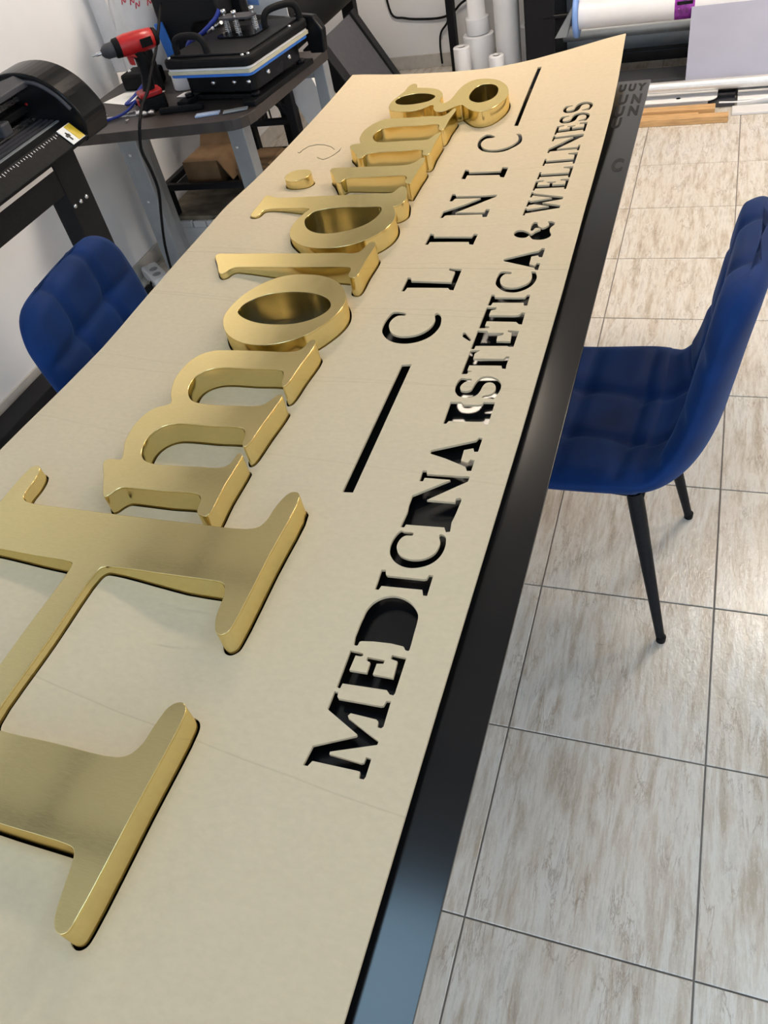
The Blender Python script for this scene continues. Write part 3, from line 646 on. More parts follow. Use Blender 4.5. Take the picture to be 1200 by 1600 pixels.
SMOOTHED = {'D', 'C', 'S', 'C2', 'amp', 'cC', 'cC2'}
GOLDS = {k: [smooth_loop(L) for L in v] for k, v in GOLD.items()}
loops = [[(.056, -.62), (.056, -.334), (.055, .0), (.0555, .48), (.053, .9), (.048, 1.23), (.0465, 1.5), (.045, 1.70), (.040, 1.89), (.028, 2.161),
          (-.067, 2.166), (-.157, 2.17), (-.267, 2.165), (-.339, 2.156), (-.478, 2.150), (-.604, 2.151), (-.712, 2.154), (-.823, 2.162),
          (-.820, 1.396), (-.808, 1.1), (-.808, .85), (-.824, .56), (-.828, .306), (-.83, -.62)]]
for k, v in GOLDS.items():
    loops.append(offset_loop(v[0], 0.0028))
for k, v in CUT.items():
    loops.append(smooth_loop(v, 3) if k in SMOOTHED else v)
# WELLNESS, letter by letter
GE = [(0, 0), (1, 0), (1, .26), (.88, .26), (.8, .09), (.5, .09), (.5, .46), (.68, .46), (.68, .38), (.8, .38), (.8, .64), (.68, .64), (.68, .55), (.5, .55), (.5, .91), (.8, .91), (.86, .76), (.98, .76), (.96, 1), (0, 1), (0, .93), (.18, .93), (.18, .07), (0, .07)]
GL = [(0, 0), (1, 0), (1, .3), (.9, .3), (.8, .09), (.45, .09), (.45, .93), (.65, .93), (.65, 1), (0, 1), (0, .93), (.18, .93), (.18, .07), (0, .07)]
GN = [(0, 0), (.30, 0), (.30, .07), (.20, .07), (.20, .72), (.78, 0), (.92, 0), (.92, .93), (1, .93), (1, 1), (.68, 1), (.68, .93), (.80, .93), (.80, .32), (.26, 1), (0, 1), (0, .93), (.08, .93), (.08, .07), (0, .07)]
GW = [(0, 1), (.3, 1), (.3, .93), (.25, .93), (.36, .33), (.46, .78), (.43, .93), (.37, .93), (.37, 1), (.64, 1), (.64, .93), (.6, .93), (.72, .33), (.85, .93), (.77, .93), (.77, 1), (1, 1), (1, .93), (.95, .93), (.74, 0), (.64, 0), (.52, .55), (.38, 0), (.27, 0), (.08, .93), (0, .93)]
sx0, sx1 = min(p[0] for p in CUT['S']), max(p[0] for p in CUT['S'])
sy0, sy1 = min(p[1] for p in CUT['S']), max(p[1] for p in CUT['S'])
GS = [((p[1] - sy0) / (sy1 - sy0), 1 - (p[0] - sx0) / (sx1 - sx0)) for p in CUT['S']]
for G_, y0, y1, sm_ in ((GW, 1.192, 1.300, 0), (GE, 1.308, 1.357, 0), (GL, 1.363, 1.418, 0), (GL, 1.431, 1.488, 0), (GN, 1.499, 1.592, 0), (GE, 1.598, 1.648, 0), (GS, 1.656, 1.706, 1), (GS, 1.714, 1.765, 1)):
    L = [(-.006 - .0755 * v, y0 + (y1 - y0) * u) for u, v in G_]
    loops.append(smooth_loop(L, 3) if sm_ else L)

me = fill_mesh('cardboard', loops)
bm = bmesh.new(); bm.from_mesh(me)
bmesh.ops.remove_doubles(bm, verts=bm.verts, dist=1e-6)
for k in range(1, 45):
    yy = -0.62 + k * 0.0625
    bmesh.ops.bisect_plane(bm, geom=bm.verts[:] + bm.edges[:] + bm.faces[:], plane_co=(0, yy, 0), plane_no=(0, 1, 0))
for k in range(1, 18):
    xx = -0.835 + k * 0.05
    bmesh.ops.bisect_plane(bm, geom=bm.verts[:] + bm.edges[:] + bm.faces[:], plane_co=(xx, 0, 0), plane_no=(1, 0, 0))
bm.verts.ensure_lookup_table()
for f in bm.faces:
    if f.normal.z < 0: f.normal_flip()
bm.verts.index_update()
TH = 0.0042
cb = MB()
top = [(v.co.x, v.co.y, card_z(v.co.x, v.co.y)) for v in bm.verts]
faces = [[v.index for v in f.verts] for f in bm.faces]
cb.add(top, faces, True)
cb.add([(x, y, z - TH) for x, y, z in top], [f[::-1] for f in faces], True)
for ed in bm.edges:
    if len(ed.link_faces) == 1:
        f = ed.link_faces[0]
        a, b_ = ed.verts
        for lp in f.loops:
            if lp.edge == ed:
                a, b_ = lp.vert, lp.link_loop_next.vert
        p, q = top[a.index], top[b_.index]
        cb.add([p, q, (q[0], q[1], q[2] - TH), (p[0], p[1], p[2] - TH)], [(1, 0, 3, 2)])
bm.free()
ct = thing('cardboard_template', 'large beige cardboard template with cut out lettering', 'cardboard template', (-0.38, 0.75, 0.77))
part('cardboard_sheet', cb, M['card'], ct, fixn=False)
# foam spacers that keep the sheet off the panel
for sx, sy in ((-0.10, -0.45), (-0.13, 0.42), (-0.13, 1.02), (-0.29, 1.60), (-0.75, 0.70), (-0.76, -0.45), (-0.74, 1.80)):
    h = min(card_z(sx + a, sy + b_) for a in (-.02, .02) for b_ in (-.02, .02)) - TH - 0.0006
    part('spacer_pad', MB().box(sx - 0.02, sx + 0.02, sy - 0.02, sy + 0.02, ZP, h), M['black'], ct)

# ---- brass letters
ZT = 0.817
LABELS = {
    'H': ('letter_h', 'huge brass letter H, nearest and largest of the letters'),
    'm': ('letter_m', 'brass lowercase letter m with three legs beside the big H'),
    'o': ('letter_o', 'brass lowercase letter o, a thick ring between m and l'),
    'l': ('letter_l', 'brass lowercase letter l, a straight bar between o and d'),
    'd': ('letter_d', 'brass lowercase letter d with an oval opening'),
    'i': ('letter_i', 'brass lowercase letter i stem between d and n'),
    'dot': ('letter_dot', 'round brass dot of the letter i near the left cardboard edge'),
    'n': ('letter_n', 'brass lowercase letter n with two legs before the g'),
    'g': ('letter_g', 'brass lowercase letter g with two openings, farthest of the letters')}
for k, v in GOLDS.items():
    nm, lab = LABELS[k]
    xs = [p[0] for p in v[0]]; ys = [p[1] for p in v[0]]
    zb = ZP + 0.0004
    c = ((min(xs) + max(xs)) / 2, (min(ys) + max(ys)) / 2, zb)
    t = thing(nm, lab, 'letter', c, group='brass letters of the sign')
    rel = [[(p[0] - c[0], p[1] - c[1]) for p in L] for L in v]
    h = ZT - 0.003 - zb
    me = fill_mesh('return_wall', rel, h / 2, h / 2)
    link_mesh('return_wall', me, M['ret'], t)
    me = fill_mesh('face_plate', rel, 0.0009, ZT - 0.0015 - zb, 0.0006)
    link_mesh('face_plate', me, M['face'], t)

# ================================================================== VELVET CHAIRS
def chair_shell(seg):
    """one piece of the upholstered shell, local coordinates, facing +x"""
    prof = [(0.225, 0.470), (0.15, 0.478), (0.04, 0.470), (-0.08, 0.462), (-0.145, 0.468), (-0.180, 0.500), (-0.200, 0.56),
            (-0.213, 0.65), (-0.225, 0.74), (-0.237, 0.82), (-0.246, 0.885)]
    wid = [0.205, 0.225, 0.232, 0.232, 0.225, 0.215, 0.212, 0.215, 0.220, 0.216, 0.205]
    path = cr_path([(p[0], 0, p[1]) for p in prof], 10)
    wp = cr_path([(w_, 0, 0) for w_ in wid], 10)
    n = len(path)
    S = [0.0]
    for i in range(1, n): S.append(S[-1] + (path[i] - path[i - 1]).length)
    Lt = S[-1]
    rows = []
    NP = 144
    for i in range(n):
        t = (path[min(i + 1, n - 1)] - path[max(i - 1, 0)]).normalized()
        nn = Vector((t.z, 0, -t.x))
        if nn.z < 0 and i < n * 0.4: nn = -nn
        if i >= n * 0.4 and nn.x < 0: nn = -nn
        s = S[i]
        wv = wp[i].x
        th = 0.030 + 0.006 * (1 if s < 0.36 else 0)
        r = 0.085
        for dd in (s, Lt - s):
            rr = r if dd == Lt - s else 0.06
            if dd < rr:
                k = math.sqrt(max(0.0, 1 - ((rr - dd) / rr) ** 2))
                wv -= rr * (1 - k) * 0.95
            if dd < th:
                th *= math.sqrt(max(0.02, 1 - ((th - dd) / th) ** 2))
        u = (s - 0.36) / 0.16
        bowl = 0.018 + 0.035 * math.exp(-u * u)
        row = []
        NH = NP // 2
        for k in range(NP):
            f = math.cos(PI * (k if k <= NH else NP - k) / NH)
            side = 1 if k <= NH else -1
            lat = wv * f
            nz_ = side * th * (1 - abs(f) ** 5) ** 0.5
            if side > 0:
                q = min(abs(lat - 0.074), abs(lat + 0.074))
                d1 = math.exp(-(q / 0.012) ** 2)
                hs = ((s + 0.055) / 0.125) % 1.0
                hq = min(hs, 1 - hs) * 0.125
                d2 = math.exp(-(hq / 0.012) ** 2)
                inn = max(0.0, min(1.0, (0.97 - abs(f)) / 0.12))
                nz_ += (-0.0085 * max(d1, d2) - 0.012 * math.exp(-(q * q + hq * hq) / 0.0006) + 0.007) * inn
            nz_ += bowl * (lat / 0.22) ** 2
            p = path[i] + nn * (nz_ - 0.03)
            row.append((p.x, lat, p.z))
        rows.append(row)
    m = MB()
    m.grid(rows, True)
    for ri in (0, -1):
        c = [sum(p[k] for p in rows[ri]) / NP for k in range(3)]
        m.add([c] + rows[ri], [(0, 1 + k, 1 + (k + 1) % NP) for k in range(NP)], True)
    return m

def make_chair(label, loc, rz):
    t = thing('velvet_chair', label, 'chair', loc, rz, group='blue velvet chairs at the sign table')
    me_o = part('upholstered_shell', chair_shell(0), M['velvet'], t, local=True)
    part('base_plate', MB().box(-0.14, 0.16, -0.15, 0.15, 0.392, 0.408), M['black'], t, local=True, bevel=0.004)
    for sx, sy in ((1, 1), (1, -1), (-1, 1), (-1, -1)):
        top = Vector((0.13 * sx + 0.01, 0.145 * sy, 0.405)); bot = Vector((0.205 * sx, 0.20 * sy, 0.004))
        lg = part('leg', MB().tube([top, top.lerp(bot, 0.15), bot], [0.0165, 0.0165, 0.0095], 14), M['blackm'], t, local=True)
        part('foot_cap', MB().tube([bot + Vector((0, 0, 0.012)), Vector((bot.x, bot.y, 0.0))], [0.0112, 0.0105], 12), M['black'], lg, local=True)
    return t

_ch = make_chair('blue velvet tufted chair on the tiled floor right of the table', (0.105, 0.905, 0), PI - 0.09)
make_chair('blue velvet tufted chair between the table and the vinyl cutter', (-0.735, 0.825, 0), 0.14)

# ================================================================== VINYL CUTTER ON ITS STAND (left wall)
vc = thing('vinyl_cutter', 'black vinyl cutter on a tall stand against the left wall', 'vinyl cutter', (-1.60, 1.0, 0))
Y0, Y1 = 0.25, 1.56
capp = [(-1.435, .845), (-1.425, .885), (-1.44, .925), (-1.475, .972), (-1.53, 1.010), (-1.60, 1.028), (-1.68, 1.022), (-1.735, .99), (-1.755, .94), (-1.755, .86), (-1.72, .825), (-1.47, .825)]
capp = [(q.x, q.y) for q in cr_path([(a_[0], a_[1], 0) for a_ in capp + capp[:1]], 4)[:-1]]
ec = part('end_cap', MB().prism(capp, 1, Y1, Y1 + 0.115), M['blackgloss'], vc, bevel=0.012, seg=3)
part('cap_trim', MB().tube(cr_path([(-1.452, Y1 - 0.002, .92), (-1.485, Y1 - 0.002, .962), (-1.54, Y1 - 0.002, .997), (-1.62, Y1 - 0.002, 1.008)], 5), 0.006, 8), M['dgrey'], ec)
part('status_light', MB().lathe([(0, 0), (.004, 0), (.004, -.004), (0, -.004)], (-1.60, Y1 - 0.001, .945), 1, 10), M['red'], ec, label='small red indicator lamp')
ec2 = part('end_cap', MB().prism(capp, 1, Y0 - 0.115, Y0), M['blackgloss'], vc, bevel=0.012, seg=3)
part('rear_beam', MB().prism([(-1.745, .85), (-1.745, .965), (-1.73, .98), (-1.655, .98), (-1.64, .965), (-1.64, .85)], 1, Y0, Y1), M['black'], vc, bevel=0.004)
part('top_cover', MB().prism([(-1.66, .983), (-1.655, 1.012), (-1.60, 1.022), (-1.565, 1.006), (-1.565, .990), (-1.60, 1.0)], 1, Y0, Y1), M['dgrey'], vc, bevel=0.003)
pl = part('platen', MB().prism([(-1.64, .905), (-1.64, .87), (-1.475, .855), (-1.475, .885)], 1, Y0, Y1), M['black'], vc, bevel=0.002)
for k, (gx, mt, hh) in enumerate(((-1.618, 'steel', .006), (-1.600, 'steel', .004), (-1.575, 'dgrey', .004), (-1.556, 'dgrey', .004), (-1.537, 'dgrey', .004), (-1.518, 'mgrey', .003))):
    z = .905 - (gx + 1.64) * 0.121
    part('groove_strip', MB().box(gx - .005, gx + .005, Y0, Y1, z - .001, z + hh), M[mt], pl)
part('guide_rail', MB().box(-1.636, -1.622, Y0, Y1, .955, .968), M['steel'], vc)
part('pinch_bar', MB().box(-1.63, -1.60, Y0, Y1, .925, .945), M['black'], vc, bevel=0.003)
for yy in (0.55, 1.20, 1.42):
    part('pinch_roller', MB().box(-1.625, -1.575, yy - .02, yy + .02, .908, .945), M['dgrey'], vc, bevel=0.006)
fp = part('front_panel', MB().prism([(-1.475, .888), (-1.475, .832), (-1.445, .832), (-1.430, .845)], 1, Y0, Y1), M['black'], vc, bevel=0.003)
ru = MB()
yy = Y0 + 0.01
k = 0
while yy < Y1 - 0.005:
    f = .35 if k % 5 else .6
    a = Vector((-1.4745, 0, .8885)); b_ = Vector((-1.4305, 0, .8463))
    p0, p1 = a.lerp(b_, .12), a.lerp(b_, .12 + f * .28)
    nrm = Vector((0.69, 0, 0.72)) * 0.0006
    ru.add([(p0.x + nrm.x, yy, p0.z + nrm.z), (p0.x + nrm.x, yy + .0022, p0.z + nrm.z), (p1.x + nrm.x, yy + .0022, p1.z + nrm.z), (p1.x + nrm.x, yy, p1.z + nrm.z)], [(0, 1, 2, 3)])
    yy += 0.012; k += 1
part('ruler_scale', ru, M['paper'], fp, label='white ruler ticks along the front edge')
lb = part('warning_label', MB().obox((-1.4505, 1.515, .8692), (.056, .062, .0012), (0, .765, 0)), M['paper'], fp, label='white and yellow warning label')
part('yellow_field', MB().obox((-1.4496, 1.531, .8699), (.052, .028, .0014), (0, .765, 0)), M['yellow'], vc, label='yellow half of the warning label')
part('warning_mark', MB().obox((-1.4496, 1.499, .8699), (.008, .016, .0015), (0, .765, 0)).obox((-1.4456, 1.499, .8660), (.022, .005, .0015), (0, .765, 0)).obox((-1.4535, 1.502, .8738), (.012, .006, .0015), (0.0, .765, 0.5)), M['blackgloss'], vc, label='black hand symbol')
for _c in vc.children: _c.location.z += 0.03
# stand
for py in (Y1 - 0.02, Y0 + 0.02):
    po = part('post', MB().box(-1.625, -1.555, py - 0.04, py + 0.075, 0.04, .855), M['blackm'], vc, bevel=0.004)
    for q in range(3):
        part('bolt', MB().lathe([(0, .004), (.006, .004), (.007, 0), (.007, -.002)], (-1.5545, py - 0.025 + q * 0.032, .685), 0, 10), M['steel'], po)
    part('foot', MB().box(-1.93, -1.28, py - 0.02, py + 0.05, 0.0, 0.04), M['blackm'], vc, bevel=0.006)
part('silver_rail', MB().box(-1.552, -1.545, Y0, Y1 - 0.075, .808, .834), M['alu'], vc, bevel=0.002)
part('apron', MB().box(-1.585, -1.556, Y0, Y1 - 0.06, .728, .808), M['blackm'], vc, bevel=0.003)
part('floor_rail', MB().box(-2.045, -1.94, Y0, 1.52, 0.0, 0.05), M['blackm'], vc, bevel=0.004)

# ================================================================== DESK
dk = thing('desk', 'dark brown desk with grey metal legs in the back left corner', 'desk', (-1.5, 2.3, 0))
dpoly = [(-1.95, 1.93), (-1.235, 1.982), (-1.205, 1.988), (-1.180, 2.003), (-1.163, 2.028), (-1.155, 2.06), (-1.112, 2.64), (-1.95, 2.64)]
part('desk_top', MB().prism(dpoly, 2, .705, .740), M['desk'], dk, bevel=0.002)
for (lx, ly, a) in ((-1.84, 2.265, .05), (-1.365, 2.28, .045)):
    lg = part('leg', MB().box(lx - .035, lx + .035, ly - .03, ly + .03, 0, .705), M['mgrey'], dk, bevel=0.004)
    for zz in (.55, .36, .17):
        part('bolt', MB().lathe([(0, -.003), (.005, -.003), (.006, 0)], (lx - .012, ly - .0302, zz), 1, 8), M['steel'], lg)
part('leg_flange', MB().box(-1.893, -1.876, 2.24, 2.29, 0, .705), M['mgrey'], dk, bevel=0.002)
for (lx, ly) in ((-1.915, 2.42), (-1.138, 2.612)):
    part('leg', MB().box(lx - .025, lx + .025, ly - .025, ly + .025, 0, .705), M['mgrey'], dk, bevel=0.004)
part('rail', MB().box(-1.905, -1.165, 2.605, 2.625, .655, .70), M['mgrey'], dk, bevel=0.002)

# ---- heat press
HPX, HPY, HR = -1.30, 2.315, -0.15
hp = thing('heat_press', 'black clamshell heat press with cream pad on the desk', 'heat press', (HPX, HPY, .74), HR)
def rr(x0, x1, y0, y1, r=0.03, n=4):
    P = []
    for cx, cy, a0 in ((x1 - r, y1 - r, 0), (x0 + r, y1 - r, PI / 2), (x0 + r, y0 + r, PI), (x1 - r, y0 + r, 1.5 * PI)):
        for k in range(n + 1):
            P.append((cx + r * math.cos(a0 + k * PI / 2 / n), cy + r * math.sin(a0 + k * PI / 2 / n)))
    return P
part('foot_frame', MB().box(-.17, -.12, -.2, .2, 0, .018).box(.12, .17, -.2, .2, 0, .018).box(-.12, .12, -.14, -.10, .003, .018), M['black'], hp, local=True, bevel=0.003)
for sx in (-.145, .145):
    for sy in (-.18, .18):
        part('rubber_foot', MB().lathe([(0, -.0), (.016, 0), (.016, .012), (0, .012)], (sx, sy + (0.03 if sy < 0 else -.03), 0.018), 2, 12), M['blackgloss'], hp, local=True)
bd = part('body_box', MB().prism(rr(-.15, .15, -.15, .17), 2, .03, .088), M['blackgloss'], hp, local=True, bevel=0.003)
for sx in (-.02, .07, .13):
    part('bolt', MB().lathe([(0, -.006), (.007, -.006), (.008, 0)], (sx, -.151, .062), 1, 10), M['steel'], bd, local=True)
for sy in (-.06, .08):
    part('bolt', MB().lathe([(0, .006), (.007, .006), (.008, 0)], (.151, sy, .062), 0, 10), M['steel'], bd, local=True)
part('lower_platen', MB().prism(rr(-.175, .175, -.185, .195, .02), 2, .090, .100), M['bluemid'], hp, local=True, bevel=0.002)
part('silicone_pad', MB().prism(rr(-.18, .18, -.19, .20, .015), 2, .1005, .112), M['cream'], hp, local=True, bevel=0.002)
up = part('upper_platen', MB().prism(rr(-.185, .185, -.195, .205, .03), 2, .120, .150), M['black'], hp, local=True, bevel=0.008)
part('heating_plate', MB().prism(rr(-.178, .178, -.188, .198, .02), 2, .1125, .1195), M['wpaint'], hp, local=True)
part('platen_cover', MB().prism([(-.16, -.17), (.16, -.17), (.16, .18), (-.16, .18)], 2, .1505, .157), M['blackm'], hp, local=True, bevel=0.004)
for (hx, hy, ang) in ((-.07, -.155, 0), (.13, .12, .9)):
    c_, s_ = math.cos(ang), math.sin(ang)
    pts = [(-.065, 0, .155), (-.06, 0, .190), (-.035, 0, .208), (.035, 0, .208), (.06, 0, .190), (.065, 0, .155)]
    part('handle', MB().tube([(hx + p[0] * c_, hy + p[0] * s_, p[2]) for p in cr_path(pts, 4)], 0.0115, 10), M['black'], hp, local=True)
sp_ = part('spring_plate', MB().prism(rr(-.07, .10, -.02, .10, .03), 2, .1575, .163), M['blackgloss'], hp, local=True)
part('bridge_plate', MB().prism(rr(-.055, .085, .0, .06, .02), 2, .208, .214), M['dgrey'], hp, local=True)
for q, (sx, sy) in enumerate(((-.04, .03), (.02, .008), (.07, .045))):
    part('bolt', MB().tube([(sx, sy, .163), (sx, sy, .228)], .004, 8).lathe([(0, .012), (.009, .012), (.009, 0), (0, 0)], (sx, sy, .222), 2, 8), M['steel'], hp, local=True)
    hel = [(sx + .009 * math.cos(a * .7), sy + .009 * math.sin(a * .7), .165 + a * .00062) for a in range(0, 66)]
    part('spring', MB().tube(hel, .0016, 6), M['steel'], hp, local=True)
for (sx, sy) in ((-.16, -.175), (.15, -.172), (.165, -.16), (-.165, .18), (.168, .10)):
    part('screw', MB().lathe([(0, .004), (.005, .004), (.006, 0)], (sx, sy, .1502), 2, 8), M['steel'], hp, local=True)
part('side_arm', MB().prism([(.12, .16), (.20, .15), (.23, .105), (.22, .03), (.16, .03), (.15, .10)], 1, .205, .235), M['blackgloss'], hp, local=True, bevel=0.006)

# ---- control unit behind the press
cu_ = thing('control_box', 'tall black control box behind the heat press', 'control box', (-1.52, 2.50, .74))
part('casing', MB().prism([(-1.68, .745), (-1.68, 1.06), (-1.42, 1.06), (-1.42, .92), (-1.53, .92), (-1.55, .90), (-1.55, .745)], 1, 2.46, 2.60), M['blackm'], cu_, bevel=0.006)
part('top_ledge', MB().box(-1.69, -1.41, 2.45, 2.61, 1.06, 1.075), M['blackgloss'], cu_, bevel=0.003)
part('side_pillar', MB().box(-1.425, -1.385, 2.575, 2.62, .745, 1.06), M['black'], cu_, bevel=0.004)
for q, (qx, qz) in enumerate(((-1.51, .865), (-1.49, .885), (-1.465, .875), (-1.45, .90))):
    part('hose_fitting', MB().tube([(qx, 2.47, qz), (qx + .035, 2.455, qz + .012)], .007, 8), M['steel'], cu_)
part('air_hose', MB().tube(cr_path([(-1.40, 2.44, .955), (-1.42, 2.42, .93), (-1.48, 2.40, .895), (-1.535, 2.40, .875), (-1.56, 2.41, .84), (-1.56, 2.43, .80)], 6), .008, 8), M['blue'], cu_, label='thick blue air hose')

# ---- cordless drill standing on its battery
DX, DY = -1.598, 2.150
dr = thing('cordless_drill', 'red and black cordless drill standing upright on the desk', 'drill', (DX, DY, .74), PI + 0.80)
part('battery', MB().prism(rr(-.045, .050, -.037, .037, .012), 2, .001, .048), M['black'], dr, local=True, bevel=0.006)
part('battery_clip', MB().prism(rr(-.04, .042, -.038, .038, .012), 2, .0485, .066), M['red'], dr, local=True, bevel=0.005)
part('battery_latch', MB().box(.030, .0535, -.016, .016, .026, .047), M['red'], dr, local=True, bevel=0.002)
part('grip', MB().tube([(.0, 0, .06), (-.012, 0, .11), (-.014, 0, .16), (-.004, 0, .195)], [.022, .020, .021, .024], 14), M['black'], dr, local=True)
hd = part('motor_housing', MB().tube([(-.078, 0, .212), (-.072, 0, .212), (-.03, 0, .213), (.02, 0, .214), (.045, 0, .214)], [.022, .031, .034, .035, .031], 20), M['red'], dr, local=True)
part('housing_vents', MB().box(-.062, -.022, -.0365, -.028, .198, .224).box(-.062, -.022, .028, .0365, .198, .224), M['blackgloss'], hd, local=True)
part('rear_cap', MB().tube([(-.094, 0, .212), (-.088, 0, .212), (-.078, 0, .212)], [.015, .026, .029], 18), M['black'], dr, local=True)
part('gear_collar', MB().tube([(.045, 0, .214), (.062, 0, .214), (.066, 0, .214)], [.031, .030, .026], 18), M['black'], dr, local=True)
part('chuck', MB().tube([(.066, 0, .214), (.092, 0, .214), (.104, 0, .214), (.110, 0, .214)], [.024, .023, .016, .009], 18), M['dgrey'], dr, local=True)
part('drill_bit', MB().tube([(.110, 0, .214), (.128, 0, .214), (.130, 0, .214), (.142, 0, .214)], [.0055, .0055, .0032, .0025], 8), M['steel'], dr, local=True)
part('trigger', MB().prism([(.012, .19), (.034, .186), (.030, .155), (.014, .150)], 1, -.010, .010), M['red'], dr, local=True, bevel=0.003)
part('front_guard', MB().prism([(-.002, .17), (.035, .185), (.045, .20), (.02, .205)], 1, -.02, .02), M['red'], dr, local=True, bevel=0.004)

# ---- other things on the desk
pb = thing('plastic_bag', 'crumpled clear plastic bag with red print in the desk corner', 'plastic bag', (-1.83, 2.57, .742))
rows = []
for i in range(15):
    v = i / 14
    row = []
    for k in range(30):
        a = 2 * PI * k / 30
        rr_ = (1 - .25 * v) * (1 + .07 * math.sin(5 * a + 7 * v) + .05 * math.sin(11 * a - 9 * v + 1))
        row.append((-1.862 + .105 * rr_ * math.cos(a) + .045 * v, 2.565 + .055 * rr_ * math.sin(a), .758 + .40 * v + .012 * math.sin(3 * a + 5)))
    rows.append(row)
bgm = MB().grid(rows, True)
bgm.add([(-1.862, 2.565, .748)] + rows[0], [(0, 1 + (k + 1) % 30, 1 + k) for k in range(30)], True)
part('bag_body', bgm, M['bag'], pb)
for q in range(7):
    x0 = -1.83 + q * .018; z0 = 1.00 + .02 * math.sin(q * 1.7)
    part('red_print', MB().tube(cr_path([(x0, 2.495, z0), (x0 + .010, 2.492, z0 + .018), (x0 + .018, 2.492, z0 + .006), (x0 + .024, 2.495, z0 + .022)], 4), .0022, 6), M['redink'], pb)
solo('film_sleeve', MB().prism([(-2.055, .745), (-2.055, 1.25), (-1.99, 1.25), (-1.96, .745)], 1, 2.60, 2.632), M['bag'], 'flat clear plastic sleeve leaning on the left wall', 'plastic sleeve', (-2.01, 2.616, .745), bevel=0.004)
solo('blue_sample_card', MB().obox((-1.652, 2.435, .845), (.035, .012, .19), (0, -.12, 0)), M['bluemid'], 'bright blue upright card behind the drill', 'card', (-1.652, 2.46, .75), bevel=0.002)
tc_ = thing('white_tape_roll', 'wide white roll standing between drill and heat press', 'tape roll', (-1.575, 2.36, .741))
part('roll_body', MB().lathe([(.024, 0), (.048, 0), (.050, .004), (.046, .085), (.043, .088), (.024, .088), (.024, 0)], (-1.575, 2.36, .741), 2, 28), M['white'], tc_)
part('core', MB().lathe([(.024, .001), (.0205, .001), (.0205, .095), (.024, .095)], (-1.575, 2.36, .741), 2, 24), M['black'], tc_)
sl = thing('stand_block', 'small black machine foot with a white screw beside the wall', 'machine foot', (-1.80, 2.40, .74))
part('block_body', MB().box(-1.86, -1.72, 2.36, 2.46, .7405, .80), M['black'], sl, bevel=0.01)
part('block_screw', MB().lathe([(0, .005), (.006, .005), (.007, 0)], (-1.835, 2.40, .80), 2, 8), M['steel'], sl)
solo('drill_case_tower', MB().box(-1.745, -1.665, 2.33, 2.352, .7405, .93), M['black'], 'black upright strip behind the drill', 'tool case', (-1.705, 2.34, .7405), bevel=0.008)
solo('paper_sheet', MB().add([(-1.90, 2.26, .7408), (-1.72, 2.20, .7408), (-1.66, 2.33, .7408), (-1.84, 2.40, .7408), (-1.90, 2.26, .7412), (-1.72, 2.20, .7412), (-1.66, 2.33, .7412), (-1.84, 2.40, .7412)],
     [(3, 2, 1, 0), (4, 5, 6, 7), (0, 1, 5, 4), (1, 2, 6, 5), (2, 3, 7, 6), (3, 0, 4, 7)]), M['paper'], 'white paper sheet under the blue cord on the desk', 'paper', (-1.78, 2.3, .7408))
solo('folded_white_paper', MB().add([(-1.56, 2.245, .742), (-1.46, 2.225, .742), (-1.47, 2.275, .752), (-1.55, 2.285, .742), (-1.56, 2.245, .744), (-1.46, 2.225, .7435), (-1.47, 2.275, .7535), (-1.55, 2.285, .744)],
     [(3, 2, 1, 0), (4, 5, 6, 7), (0, 1, 5, 4), (1, 2, 6, 5), (2, 3, 7, 6), (3, 0, 4, 7)]), M['paper'], 'small folded white paper between drill battery and heat press', 'paper', (-1.51, 2.25, .742))
solo('blue_power_cable', MB().tube(cr_path([(-1.82, 2.03, .745), (-1.77, 2.045, .745), (-1.70, 2.10, .75), (-1.66, 2.16, .78), (-1.635, 2.20, .82), (-1.66, 2.27, .79), (-1.72, 2.22, .752), (-1.755, 2.20, .748), (-1.74, 2.25, .76), (-1.70, 2.33, .80)], 6), .0048, 8), M['blue'], 'blue cord looped over the paper on the desk', 'cord', (-1.74, 2.1, .745))
solo('cord_plug', MB().tube([(-1.70, 2.185, .752), (-1.675, 2.19, .752), (-1.655, 2.195, .752)], [.007, .011, .008], 10), M['black'], 'small black connector lying on the paper', 'connector', (-1.68, 2.19, .745))
solo('steel_rule', MB().obox((-1.735, 2.093, .7415), (.20, .012, .002), (0, 0, .05)), M['steel'], 'thin steel rule lying on the desk front', 'ruler', (-1.735, 2.093, .7405))
for q, (sx, sy, nm_) in enumerate(((-1.625, 2.085, 'left of the hanging cable'), (-1.598, 2.078, 'just left of the hanging cable'), (-1.572, 2.085, 'right of the hanging cable'))):
    solo('metal_fitting', MB().tube([(sx - .012, sy, .750), (sx, sy + .003, .751), (sx + .012, sy, .750)], [.006, .0095, .006], 8), M['steel'], 'small bright metal fitting on the desk, ' + nm_, 'fitting', (sx, sy, .741), group='metal fittings on the desk')
solo('staple_clip', MB().tube([(-1.70, 2.118, .744), (-1.675, 2.135, .744), (-1.655, 2.118, .744)], .0022, 6), M['steel'], 'small bent steel clip lying on the desk', 'clip', (-1.68, 2.12, .741))
for q, (sx, sy, lb_) in enumerate(((-1.79, 2.10, 'tiny screw on the desk nearest the wall'), (-1.655, 2.035, 'tiny screw near the front desk edge'))):
    solo('small_screw', MB().tube([(sx, sy, .744), (sx + .004, sy + .014, .7455)], [.005, .0025], 8), M['steel'], lb_, 'screw', (sx, sy, .741), group='loose screws on the desk')
solo('blue_tape_strip', MB().obox((-1.325, 2.045, .744), (.085, .028, .006), (0, 0, .22)), pm('pale_blue_card', (.34, .42, .60), .5), 'pale blue card strip under the heat press front', 'card strip', (-1.325, 2.045, .7405), bevel=0.001)
solo('clear_card_strip', MB().obox((-1.225, 2.062, .744), (.085, .024, .005), (0, 0, .30)), M['mgrey'], 'grey card strip beside the pale blue one', 'card strip', (-1.225, 2.062, .7405), bevel=0.001)
